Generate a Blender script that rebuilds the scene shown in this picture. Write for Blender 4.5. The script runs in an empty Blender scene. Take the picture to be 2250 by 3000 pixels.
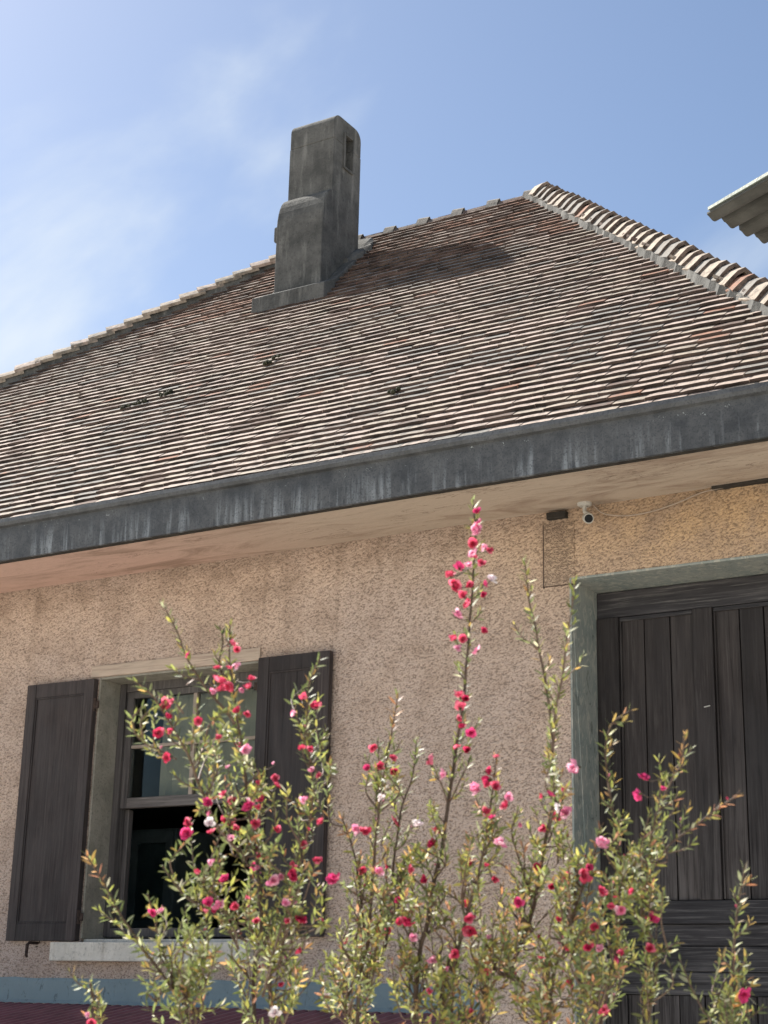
import bpy, bmesh, math, random
from math import radians, sin, cos, pi
from mathutils import Vector, Matrix, noise as mnoise

random.seed(7)
sc = bpy.context.scene
COL = sc.collection

# ------------------------------------------------------------------ camera, sky, sun, exposure
CAM = Vector((0.0, -6.5, 1.6))
RGT = Vector((0.8535786709547591, 0.5204800770313114, 0.022448650395673012))
UP_ = Vector((0.13416995010998112, -0.2612649569846735, 0.9558969854222169))
FWD = Vector((-0.5033903822865432, 0.8129213440827329, 0.29284298071856013))
cd = bpy.data.cameras.new('camera')
cam = bpy.data.objects.new('camera', cd)
COL.objects.link(cam)
mw = Matrix((RGT, UP_, -FWD)).transposed().to_4x4()
mw.translation = CAM
cam.matrix_world = mw
cd.sensor_fit = 'VERTICAL'
cd.sensor_height = 36.0
cd.sensor_width = 27.0
cd.lens = 36.0 * 4700 / 3000
cd.clip_start = 0.05
cd.clip_end = 3000
cd.dof.use_dof = True
cd.dof.focus_distance = 6.6
cd.dof.aperture_fstop = 15.0
sc.camera = cam

SUN = Vector((-1.30, 0.36, 1.36)).normalized()
ELEV = math.asin(SUN.z)
AZ = math.atan2(SUN.x, SUN.y)

world = bpy.data.worlds.new('World')
sc.world = world
world.use_nodes = True
wt = world.node_tree
wt.nodes.clear()
wo = wt.nodes.new('ShaderNodeOutputWorld')
wb = wt.nodes.new('ShaderNodeBackground')
sky = wt.nodes.new('ShaderNodeTexSky')
sky.sky_type = 'NISHITA'
sky.sun_disc = False
sky.sun_elevation = ELEV
sky.sun_rotation = AZ % (2 * pi)
sky.air_density = 1.0
sky.dust_density = 0.8
sky.ozone_density = 1.6
wb.inputs['Strength'].default_value = 0.058
# thin high cloud: stretched noise over the sky direction, denser towards the sun
tc = wt.nodes.new('ShaderNodeTexCoord')
mp = wt.nodes.new('ShaderNodeMapping')
mp.inputs['Rotation'].default_value = (0.2, 0.5, 0.6)
mp.inputs['Scale'].default_value = (1.5, 3.2, 2.4)
wt.links.new(tc.outputs['Generated'], mp.inputs['Vector'])
nz = wt.nodes.new('ShaderNodeTexNoise')
nz.inputs['Scale'].default_value = 1.7
nz.inputs['Detail'].default_value = 7
nz.inputs['Roughness'].default_value = 0.50
nz.inputs['Distortion'].default_value = 0.35
wt.links.new(mp.outputs['Vector'], nz.inputs['Vector'])
nc = wt.nodes.new('ShaderNodeMapRange')
nc.inputs['From Min'].default_value = 0.30
nc.inputs['From Max'].default_value = 0.70
nc.inputs['To Max'].default_value = 0.85
wt.links.new(nz.outputs['Fac'], nc.inputs['Value'])
dp = wt.nodes.new('ShaderNodeVectorMath')
dp.operation = 'DOT_PRODUCT'
wt.links.new(tc.outputs['Generated'], dp.inputs[0])
dp.inputs[1].default_value = SUN
mr = wt.nodes.new('ShaderNodeMapRange')
mr.inputs['From Min'].default_value = 0.76
mr.inputs['From Max'].default_value = 0.93
wt.links.new(dp.outputs['Value'], mr.inputs['Value'])
ad = wt.nodes.new('ShaderNodeMath')
ad.operation = 'MULTIPLY_ADD'
wt.links.new(mr.outputs['Result'], ad.inputs[0])
ad.inputs[1].default_value = 0.44
wt.links.new(nc.outputs['Result'], ad.inputs[2])
m2 = wt.nodes.new('ShaderNodeMapRange')
m2.inputs['From Min'].default_value = 0.50
m2.inputs['From Max'].default_value = 1.0
m2.inputs['To Max'].default_value = 0.92
m2.interpolation_type = 'SMOOTHSTEP'
wt.links.new(ad.outputs['Value'], m2.inputs['Value'])
mx = wt.nodes.new('ShaderNodeMix')
mx.data_type = 'RGBA'
wt.links.new(m2.outputs['Result'], mx.inputs['Factor'])
wt.links.new(sky.outputs['Color'], mx.inputs['A'])
mx.inputs['B'].default_value = (6.0, 6.5, 6.9, 1)
wt.links.new(mx.outputs['Result'], wb.inputs['Color'])
wt.links.new(wb.outputs['Background'], wo.inputs['Surface'])

sl = bpy.data.lights.new('sun', 'SUN')
sl.energy = 5.0
sl.angle = radians(0.6)
sl.color = (1.0, 0.95, 0.87)
so = bpy.data.objects.new('sun', sl)
COL.objects.link(so)
so.rotation_euler = SUN.to_track_quat('Z', 'Y').to_euler()

vs = sc.view_settings
vs.view_transform = 'Standard'
vs.look = 'None'
vs.gamma = 1.0
vs.use_curve_mapping = False
vs.exposure = 1.32
sc.cycles.max_bounces = 8
sc.cycles.transparent_max_bounces = 12

# ------------------------------------------------------------------ helpers
OFF = Vector((0.0, -6.5, 1.6))      # lengths below are measured from the eye: x along the front, y into it, z up


def ray(px, py):                    # direction of a pixel of the 2250 x 3000 photograph
    return RGT * ((px - 1125) / 4700) - UP_ * ((py - 1500) / 4700) + FWD


def at(px, py, dist):               # the world point dist metres along the view axis
    return CAM + ray(px, py) * dist


class MB:
    def __init__(self):
        self.v, self.f, self.m, self.a = [], [], [], []

    def add(self, vs, fs, mi=0, a=None):
        o = len(self.v)
        self.v += [tuple(p) for p in vs]
        for f in fs:
            self.f.append(tuple(i + o for i in f))
            self.m.append(mi)
        if a is not None:
            self.a += [a] * len(vs)

    def box(self, x0, x1, y0, y1, z0, z1, mi=0):
        vs = [(x, y, z) for x in (x0, x1) for y in (y0, y1) for z in (z0, z1)]
        self.add(vs, [(0, 1, 3, 2), (4, 6, 7, 5), (0, 4, 5, 1), (2, 3, 7, 6), (0, 2, 6, 4), (1, 5, 7, 3)], mi)

    def extrude_x(self, prof, x0, x1, mi=0, cap=True):   # profile in (y, z)
        n = len(prof)
        vs = [(x0, y, z) for y, z in prof] + [(x1, y, z) for y, z in prof]
        fs = [(i, (i + 1) % n, n + (i + 1) % n, n + i) for i in range(n)]
        if cap:
            fs += [tuple(range(n - 1, -1, -1)), tuple(range(n, 2 * n))]
        self.add(vs, fs, mi)

    def tube(self, pts, rad, n=6, mi=0, a=None, cap=True):
        pts = [Vector(p) for p in pts]
        if not hasattr(rad, '__len__'):
            rad = [rad] * len(pts)
        vs, fs = [], []
        ref = Vector((0.31, 0.22, 0.92))
        for i, p in enumerate(pts):
            d = (pts[min(i + 1, len(pts) - 1)] - pts[max(i - 1, 0)])
            if d.length < 1e-9:
                d = Vector((0, 0, 1))
            d.normalize()
            u = d.cross(ref)
            if u.length < 0.05:
                u = d.cross(Vector((1, 0, 0)))
            u.normalize()
            w = d.cross(u)
            for k in range(n):
                t = 2 * pi * k / n
                vs.append(p + (u * cos(t) + w * sin(t)) * rad[i])
        for i in range(len(pts) - 1):
            for k in range(n):
                a0, a1 = i * n + k, i * n + (k + 1) % n
                fs.append((a0, a1, a1 + n, a0 + n))
        if cap:
            fs.append(tuple(range(n - 1, -1, -1)))
            fs.append(tuple(range((len(pts) - 1) * n, len(pts) * n)))
        self.add(vs, fs, mi, a)

    def mesh(self, name, mats, shift=True, smooth=False, attr=None):
        me = bpy.data.meshes.new(name)
        o = OFF if shift else Vector((0, 0, 0))
        me.from_pydata([(p[0] + o.x, p[1] + o.y, p[2] + o.z) for p in self.v], [], self.f)
        for m in (mats if isinstance(mats, (list, tuple)) else [mats]):
            me.materials.append(m)
        if any(self.m):
            me.polygons.foreach_set('material_index', self.m)
        if smooth:
            me.polygons.foreach_set('use_smooth', [True] * len(me.polygons))
        if attr and self.a:
            if isinstance(self.a[0], (tuple, list)):
                la = me.attributes.new(attr, 'FLOAT_COLOR', 'POINT')
                flat = []
                for c in self.a:
                    flat += [c[0], c[1], c[2], 1.0]
                la.data.foreach_set('color', flat)
            else:
                la = me.attributes.new(attr, 'FLOAT', 'POINT')
                la.data.foreach_set('value', self.a)
        me.update()
        return me


def catmull(P, per=6):
    out = []
    n = len(P)
    for i in range(n - 1):
        p0, p1, p2, p3 = P[max(i - 1, 0)], P[i], P[i + 1], P[min(i + 2, n - 1)]
        for k in range(per):
            t = k / per
            out.append(.5 * ((2 * p1) + (p2 - p0) * t + (2 * p0 - 5 * p1 + 4 * p2 - p3) * t * t + (3 * p1 - p0 - 3 * p2 + p3) * t ** 3))
    out.append(P[-1])
    return out


def link(name, me, parent=None, matrix=None):
    o = bpy.data.objects.new(name, me)
    COL.objects.link(o)
    if matrix is not None:
        o.matrix_basis = matrix
    if parent is not None:
        o.parent = parent
        if parent.type == 'EMPTY' and parent.parent is None:
            o.matrix_parent_inverse = Matrix.Translation(-parent.location)
    return o


def fix_normals(me):
    bm = bmesh.new()
    bm.from_mesh(me)
    bmesh.ops.recalc_face_normals(bm, faces=bm.faces)
    bm.to_mesh(me)
    bm.free()


def obj(name, mb, mat, parent=None, smooth=False, bevel=0.0, attr=None, seg=2, kind=None, shift=True):
    me = mb.mesh(name, mat, smooth=smooth, attr=attr, shift=shift)
    fix_normals(me)
    if bevel > 0:
        bm = bmesh.new()
        bm.from_mesh(me)
        bmesh.ops.remove_doubles(bm, verts=bm.verts, dist=1e-6)
        es = [e for e in bm.edges if len(e.link_faces) == 2 and e.calc_face_angle(0) > 0.5]
        bmesh.ops.bevel(bm, geom=es, offset=bevel, segments=seg, affect='EDGES', profile=0.6, clamp_overlap=True)
        bm.to_mesh(me)
        bm.free()
    o = link(name, me, parent)
    if kind:
        o['kind'] = kind
    return o


def thing(name, label, cat, loc, group=None):
    o = bpy.data.objects.new(name, None)
    o.empty_display_size = 0.2
    o.location = Vector(loc) + OFF
    COL.objects.link(o)
    tag(o, label, cat, group)
    return o


def tag(o, label, cat, group=None):
    o['label'] = label
    o['category'] = cat
    if group:
        o['group'] = group


# ------------------------------------------------------------------ materials
class NT:
    def __init__(self, name):
        self.mat = bpy.data.materials.new(name)
        self.mat.use_nodes = True
        self.t = self.mat.node_tree
        self.b = self.t.nodes['Principled BSDF']
        self.out = self.t.nodes['Material Output']
        self.geo = self.t.nodes.new('ShaderNodeNewGeometry')

    def n(self, typ, **kw):
        x = self.t.nodes.new(typ)
        for k, v in kw.items():
            setattr(x, k, v)
        return x

    def l(self, a, b):
        self.t.links.new(a, b)

    def setv(self, sock, v):
        if hasattr(v, 'is_linked'):
            self.l(v, sock)
        elif isinstance(v, (tuple, list)) and len(v) == 3 and sock.type == 'RGBA':
            sock.default_value = (*v, 1)
        else:
            sock.default_value = v

    def pos(self, scale=(1, 1, 1), rot=(0, 0, 0), loc=(0, 0, 0)):
        m = self.n('ShaderNodeMapping')
        m.inputs['Scale'].default_value = scale
        m.inputs['Rotation'].default_value = rot
        m.inputs['Location'].default_value = loc
        self.l(self.geo.outputs['Position'], m.inputs['Vector'])
        return m.outputs['Vector']

    def noise(self, scale, detail=4, rough=0.55, vec=None, dist=0.0):
        x = self.n('ShaderNodeTexNoise')
        x.inputs['Scale'].default_value = scale
        x.inputs['Detail'].default_value = detail
        x.inputs['Roughness'].default_value = rough
        x.inputs['Distortion'].default_value = dist
        self.l(vec if vec is not None else self.pos(), x.inputs['Vector'])
        return x.outputs['Fac']

    def vor(self, scale, vec=None, feature='F1'):
        x = self.n('ShaderNodeTexVoronoi', feature=feature)
        x.inputs['Scale'].default_value = scale
        self.l(vec if vec is not None else self.pos(), x.inputs['Vector'])
        return x.outputs['Distance']

    def rng(self, v, a, b, c=0.0, d=1.0, smooth=True):
        x = self.n('ShaderNodeMapRange')
        if smooth:
            x.interpolation_type = 'SMOOTHSTEP'
        self.setv(x.inputs['Value'], v)
        for k, q in (('From Min', a), ('From Max', b), ('To Min', c), ('To Max', d)):
            x.inputs[k].default_value = q
        return x.outputs['Result']

    def math(self, op, a, b=0.0):
        x = self.n('ShaderNodeMath', operation=op)
        self.setv(x.inputs[0], a)
        self.setv(x.inputs[1], b)
        return x.outputs['Value']

    def mix(self, f, a, b, mode='MIX'):
        x = self.n('ShaderNodeMix', data_type='RGBA', blend_type=mode)
        self.setv(x.inputs['Factor'], f)
        self.setv(x.inputs['A'], a)
        self.setv(x.inputs['B'], b)
        return x.outputs['Result']

    def ramp(self, v, stops, const=False):
        x = self.n('ShaderNodeValToRGB')
        cr = x.color_ramp
        if const:
            cr.interpolation = 'CONSTANT'
        while len(cr.elements) < len(stops):
            cr.elements.new(0.5)
        for e, (p, c) in zip(cr.elements, stops):
            e.position = p
            e.color = (*c, 1)
        self.setv(x.inputs['Fac'], v)
        return x.outputs['Color']

    def bump(self, h, strength=0.5, dist=0.01, prev=None):
        x = self.n('ShaderNodeBump')
        x.inputs['Strength'].default_value = strength
        x.inputs['Distance'].default_value = dist
        self.l(h, x.inputs['Height'])
        if prev is not None:
            self.l(prev, x.inputs['Normal'])
        return x.outputs['Normal']

    def sep(self):
        x = self.n('ShaderNodeSeparateXYZ')
        self.l(self.geo.outputs['Position'], x.inputs['Vector'])
        return x.outputs

    def attr(self, name, out='Fac'):
        x = self.n('ShaderNodeAttribute', attribute_name=name)
        return x.outputs[out]

    def done(self, base, rough=0.8, normal=None, metallic=0.0, spec=0.3):
        self.setv(self.b.inputs['Base Color'], base)
        self.setv(self.b.inputs['Roughness'], rough)
        self.b.inputs['Metallic'].default_value = metallic
        self.b.inputs['Specular IOR Level'].default_value = spec
        if normal is not None:
            self.l(normal, self.b.inputs['Normal'])
        return self.mat


def mat_roughcast(displaced=False):
    k = NT('roughcast_coat' if displaced else 'roughcast')
    vec = k.pos(scale=(0.72, 1, 1.25))
    a = k.noise(116, 1.5, 0.5, vec, 1.0)
    b = k.noise(150, 2, 0.6)
    lump = k.rng(k.math('ADD', k.math('MULTIPLY', a, 0.85), k.math('MULTIPLY', b, 0.15)), 0.37, 0.58)
    pits = k.rng(lump, 0.50, 0.0)
    big = k.noise(0.9, 4, 0.6)
    mid = k.noise(6, 4, 0.6)
    s = k.sep()
    tan = k.mix(k.rng(big, 0.35, 0.68), (0.56, 0.43, 0.345), (0.52, 0.415, 0.355))
    ochre = k.math('MULTIPLY', k.rng(s['X'], -3.9, -2.2), k.rng(s['Z'], 3.1, 3.7))
    tan = k.mix(k.math('MULTIPLY', ochre, 0.85), tan, (0.50, 0.34, 0.19))
    tan = k.mix(k.rng(mid, 0.40, 0.72, 0, 0.6), tan, (0.38, 0.285, 0.225))
    streak = k.noise(5, 4, 0.6, k.pos(scale=(1.6, 1, 0.12)))
    tan = k.mix(k.math('MULTIPLY', k.rng(streak, 0.52, 0.70, 0, 0.35), k.rng(s['Z'], 2.6, 3.8)), tan, (0.26, 0.19, 0.145))
    pale = k.math('MULTIPLY', k.rng(s['Z'], 2.7, 1.7), k.rng(k.noise(1.7, 4, 0.6), 0.38, 0.62))
    tan = k.mix(k.math('MULTIPLY', pale, 0.4), tan, (0.58, 0.50, 0.45))
    col = k.mix(k.math('MULTIPLY', pits, 0.62), tan, (0.13, 0.095, 0.075))
    tone = k.rng(k.math('ADD', s['Z'], k.math('MULTIPLY', mid, 0.35)), 3.75, 4.05, 0, 0.4)  # darker towards the top of the wall
    col = k.mix(tone, col, (0.12, 0.085, 0.06))
    fine = k.noise(300, 2, 0.6)
    if displaced:
        n = k.bump(fine, 0.35, 0.002)
        d = k.n('ShaderNodeDisplacement')
        d.inputs['Midlevel'].default_value = 0.0
        d.inputs['Scale'].default_value = 0.0065
        k.l(lump, d.inputs['Height'])
        k.l(d.outputs['Displacement'], k.out.inputs['Displacement'])
        k.mat.displacement_method = 'DISPLACEMENT'
    else:
        n = k.bump(lump, 0.9, 0.008)
    return k.done(col, 0.95, n, spec=0.1)


def mat_plaster(name, c1, c2, c3, scale=3.0):
    k = NT(name)
    v = k.pos(scale=(0.55, 1.6, 1.6))
    a = k.noise(scale, 6, 0.62, v, 0.6)
    b = k.noise(scale * 9, 4, 0.6)
    cracks = k.noise(scale * 2.2, 5, 0.6, k.pos(scale=(0.5, 2.4, 2.4)), 1.2)
    col = k.mix(k.rng(a, 0.35, 0.65), c1, c2)
    line = k.rng(k.math('ABSOLUTE', k.math('SUBTRACT', cracks, 0.5)), 0.012, 0.0, 0, 0.55)
    gate = k.rng(k.noise(1.3, 3), 0.5, 0.62)
    col = k.mix(k.math('MULTIPLY', line, gate), col, c3)
    col = k.mix(k.rng(b, 0.55, 0.8, 0, 0.45), col, c3)
    n = k.bump(k.math('ADD', a, k.math('MULTIPLY', b, 0.3)), 0.5, 0.015)
    return k.done(col, 0.92, n, spec=0.1)


def mat_soffit():
    k = NT('soffit_plaster')
    v = k.pos(scale=(0.55, 1.8, 1.8))
    a = k.noise(2.6, 7, 0.64, v, 0.8)
    b = k.noise(24, 4, 0.6)
    s = k.sep()
    pink = k.rng(k.math('ADD', s['X'], k.noise(0.8, 3)), -3.2, -5.2)  # lens-flare pink painted into the plaster towards the left
    base = k.mix(pink, (0.50, 0.415, 0.335), (0.60, 0.42, 0.35))
    col = k.mix(k.rng(a, 0.46, 0.70, 0, 0.75), base, (0.25, 0.175, 0.13))
    crk = k.noise(5, 6, 0.6, k.pos(scale=(0.4, 2.4, 2.4)), 1.4)
    line = k.rng(k.math('ABSOLUTE', k.math('SUBTRACT', crk, 0.5)), 0.014, 0.0, 0, 0.75)
    gate = k.rng(k.noise(1.7, 3), 0.48, 0.6)
    col = k.mix(k.math('MULTIPLY', line, gate), col, (0.10, 0.065, 0.05))
    col = k.mix(k.rng(b, 0.6, 0.8, 0, 0.5), col, (0.25, 0.18, 0.13))
    n = k.bump(k.math('ADD', a, k.math('MULTIPLY', b, 0.2)), 0.6, 0.02)
    return k.done(col, 0.92, n, spec=0.1)


def mat_zinc():
    k = NT('weathered_zinc')
    s = k.sep()
    streak = k.noise(7, 5, 0.7, k.pos(scale=(1.6, 1, 0.16)), 0.5)
    fine = k.noise(30, 3, 0.6, k.pos(scale=(1.5, 1, 0.06)))
    mott = k.noise(7, 8, 0.75)
    grain = k.noise(120, 2, 0.6)
    col = k.mix(k.rng(mott, 0.3, 0.7), (0.044, 0.046, 0.049), (0.110, 0.114, 0.119))
    low = k.rng(s['Z'], 3.935, 3.79)
    st = k.math('MULTIPLY', k.rng(k.math('MULTIPLY_ADD', fine, 0.3), 0.0, 1.0), 1.0)
    st = k.math('MULTIPLY', k.rng(k.math('ADD', k.math('MULTIPLY', streak, 0.7), k.math('MULTIPLY', fine, 0.3)), 0.47, 0.66), low)
    col = k.mix(k.math('MULTIPLY', st, 0.7), col, (0.32, 0.345, 0.365))
    # droppings and chipped spots in a row under the rim
    v = k.vor(17, k.pos(scale=(1, 1, 1.5)))
    band = k.math('MULTIPLY', k.rng(s['Z'], 3.885, 3.905), k.rng(s['Z'], 3.945, 3.935))
    spot = k.math('MULTIPLY', k.rng(k.noise(70, 4, 0.7, None, 1.5), 0.60, 0.66), k.rng(v, 0.42, 0.30))
    spot = k.math('MULTIPLY', spot, band)
    spot = k.math('MULTIPLY', spot, k.rng(k.noise(2.4, 2), 0.42, 0.52))
    col = k.mix(k.math('MULTIPLY', spot, 0.8), col, (0.50, 0.53, 0.52))
    col = k.mix(k.rng(grain, 0.48, 0.72, 0, 0.6), col, (0.03, 0.034, 0.04))
    n = k.bump(k.math('ADD', mott, k.math('MULTIPLY', grain, 0.15)), 0.25, 0.01)
    return k.done(col, k.rng(mott, 0.3, 0.7, 0.5, 0.75), n, metallic=0.25, spec=0.4)


def mat_tile():
    k = NT('clay_tile')
    t = k.attr('tint')
    cls = k.ramp(t, [(0.0, (0.43, 0.345, 0.295)), (0.2, (0.38, 0.32, 0.26)), (0.4, (0.30, 0.155, 0.105)),
                     (0.6, (0.13, 0.085, 0.07)), (0.8, (0.235, 0.22, 0.20))], const=True)
    big = k.noise(1.1, 5, 0.6)
    med = k.noise(26, 5, 0.65)
    fin = k.noise(130, 3, 0.65)
    col = k.mix(k.rng(med, 0.42, 0.72, 0, 0.85), cls, (0.15, 0.12, 0.10))
    col = k.mix(k.rng(fin, 0.55, 0.75, 0, 0.5), col, (0.09, 0.075, 0.065))
    lich = k.math('MULTIPLY', k.rng(big, 0.45, 0.60), k.rng(med, 0.36, 0.58))
    col = k.mix(k.math('MULTIPLY', lich, 0.85), col, (0.165, 0.155, 0.14))
    pale = k.rng(k.noise(60, 4, 0.7, None, 1.0), 0.62, 0.7, 0, 0.5)
    col = k.mix(pale, col, (0.60, 0.57, 0.50))
    n = k.bump(k.math('ADD', med, k.math('MULTIPLY', fin, 0.5)), 0.5, 0.006)
    return k.done(col, 0.9, n, spec=0.15)


def mat_concrete(name, c1, c2, c3, streaks=True):
    k = NT(name)
    a = k.noise(5, 7, 0.68)
    st = k.noise(11, 5, 0.65, k.pos(scale=(1.6, 1.6, 0.22)))
    fin = k.noise(70, 4, 0.65)
    col = k.mix(k.rng(a, 0.32, 0.68), c1, c2)
    col = k.mix(k.rng(st, 0.50, 0.72, 0, 0.45), col, c3)
    col = k.mix(k.rng(fin, 0.5, 0.75, 0, 0.5), col, tuple(x * 0.35 for x in c1))
    spk = k.rng(k.noise(40, 4, 0.7, None, 0.6), 0.62, 0.70, 0, 0.22)
    col = k.mix(spk, col, tuple(min(1, x * 1.7) for x in c2))
    n = k.bump(k.math('ADD', a, k.math('MULTIPLY', fin, 0.35)), 0.7, 0.012)
    return k.done(col, 0.92, n, spec=0.15)


def mat_wood(name, c1, c2, c3, vertical=True, wear=0.5, scale=1.0, low=None):
    k = NT(name)
    sc3 = (1, 1, 0.035) if vertical else (0.035, 1, 1)
    g1 = k.noise(75 * scale, 6, 0.7, k.pos(scale=sc3), 0.35)
    sc4 = (1, 1, 0.12) if vertical else (0.12, 1, 1)
    g2 = k.noise(14 * scale, 5, 0.6, k.pos(scale=sc4), 1.2)
    blot = k.noise(3.2, 5, 0.65)
    col = k.mix(k.rng(g2, 0.35, 0.68), c1, c2)
    col = k.mix(k.math('MULTIPLY', k.rng(g1, 0.48, 0.70), k.rng(blot, 0.30, 0.62, 1.0 - wear, 1.0)), col, c3)
    if low:
        lo_ = k.math('MULTIPLY', k.rng(k.math('ADD', k.sep()['Z'], k.math('MULTIPLY', blot, 0.8)), low[1], low[0]), k.rng(g1, 0.38, 0.62))
        col = k.mix(k.math('MULTIPLY', lo_, 0.75), col, tuple(x * 1.5 for x in c3))
    col = k.mix(k.rng(g1, 0.45, 0.3, 0, 0.75), col, tuple(x * 0.3 for x in c1))
    oi = k.n('ShaderNodeObjectInfo')
    col = k.mix(1.0, col, k.ramp(oi.outputs['Random'], [(0, (.72, .72, .74)), (1, (1.3, 1.27, 1.25))]), 'MULTIPLY')
    n = k.bump(k.math('ADD', g1, k.math('MULTIPLY', g2, 0.6)), 0.6, 0.004)
    return k.done(col, k.rng(blot, 0.3, 0.7, 0.55, 0.8), n, spec=0.3)


def mat_paint(name, c, chip, tone, rough=0.6, chipped=0.62):
    k = NT(name)
    a = k.noise(28, 6, 0.7, k.pos(scale=(1, 1, 0.45)), 0.8)
    b = k.noise(5, 5, 0.6)
    f = k.noise(140, 3, 0.6)
    col = k.mix(k.rng(b, 0.35, 0.7), c, tone)
    col = k.mix(k.rng(a, chipped, chipped + 0.05, 0, 0.8), col, chip)
    col = k.mix(k.rng(a, 0.42, 0.36, 0, 0.6), col, tuple(x * 0.3 for x in c))
    n = k.bump(k.math('ADD', a, k.math('MULTIPLY', f, 0.15)), 0.7, 0.006)
    return k.done(col, rough, n, spec=0.3)


def mat_simple(name, c, rough=0.7, var=0.3, scale=12, metallic=0.0, spec=0.3):
    k = NT(name)
    a = k.noise(scale, 5, 0.6)
    col = k.mix(k.rng(a, 0.3, 0.7), tuple(x * (1 - var) for x in c), tuple(min(1, x * (1 + var)) for x in c))
    n = k.bump(a, 0.2, 0.004)
    return k.done(col, rough, n, metallic, spec)


def mat_glass():
    k = NT('window_glass')
    tr = k.n('ShaderNodeBsdfTransparent')
    tr.inputs['Color'].default_value = (0.82, 0.86, 0.86, 1)
    gl = k.n('ShaderNodeBsdfGlossy')
    gl.inputs['Roughness'].default_value = 0.03
    fr = k.n('ShaderNodeFresnel')
    fr.inputs['IOR'].default_value = 1.5
    wob = k.noise(3, 2)
    nn = k.bump(wob, 0.08, 0.02)
    k.l(nn, gl.inputs['Normal'])
    mx_ = k.n('ShaderNodeMixShader')
    k.l(k.math('MULTIPLY', fr.outputs['Fac'], 0.22), mx_.inputs['Fac'])
    k.l(tr.outputs['BSDF'], mx_.inputs[1])
    k.l(gl.outputs['BSDF'], mx_.inputs[2])
    k.l(mx_.outputs['Shader'], k.out.inputs['Surface'])
    return k.mat


def mat_leaf():
    k = NT('leaf_green')
    c = k.attr('tintc', 'Color')
    v = k.noise(160, 2)
    col = k.mix(k.rng(v, 0.3, 0.7, 0, 0.25), c, (0.03, 0.04, 0.012))
    k.done(col, 0.50, None, spec=0.5)
    tl = k.n('ShaderNodeBsdfTranslucent')
    k.l(k.mix(0.25, col, (0.34, 0.40, 0.08)), tl.inputs['Color'])
    m = k.n('ShaderNodeMixShader')
    m.inputs['Fac'].default_value = 0.40
    k.l(k.b.outputs['BSDF'], m.inputs[1])
    k.l(tl.outputs['BSDF'], m.inputs[2])
    k.l(m.outputs['Shader'], k.out.inputs['Surface'])
    return k.mat


def mat_petal():
    k = NT('petal')
    c = k.attr('tintc', 'Color')
    k.done(c, 0.55, None, spec=0.25)
    tl = k.n('ShaderNodeBsdfTranslucent')
    k.l(c, tl.inputs['Color'])
    m = k.n('ShaderNodeMixShader')
    m.inputs['Fac'].default_value = 0.4
    k.l(k.b.outputs['BSDF'], m.inputs[1])
    k.l(tl.outputs['BSDF'], m.inputs[2])
    k.l(m.outputs['Shader'], k.out.inputs['Surface'])
    return k.mat


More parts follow.
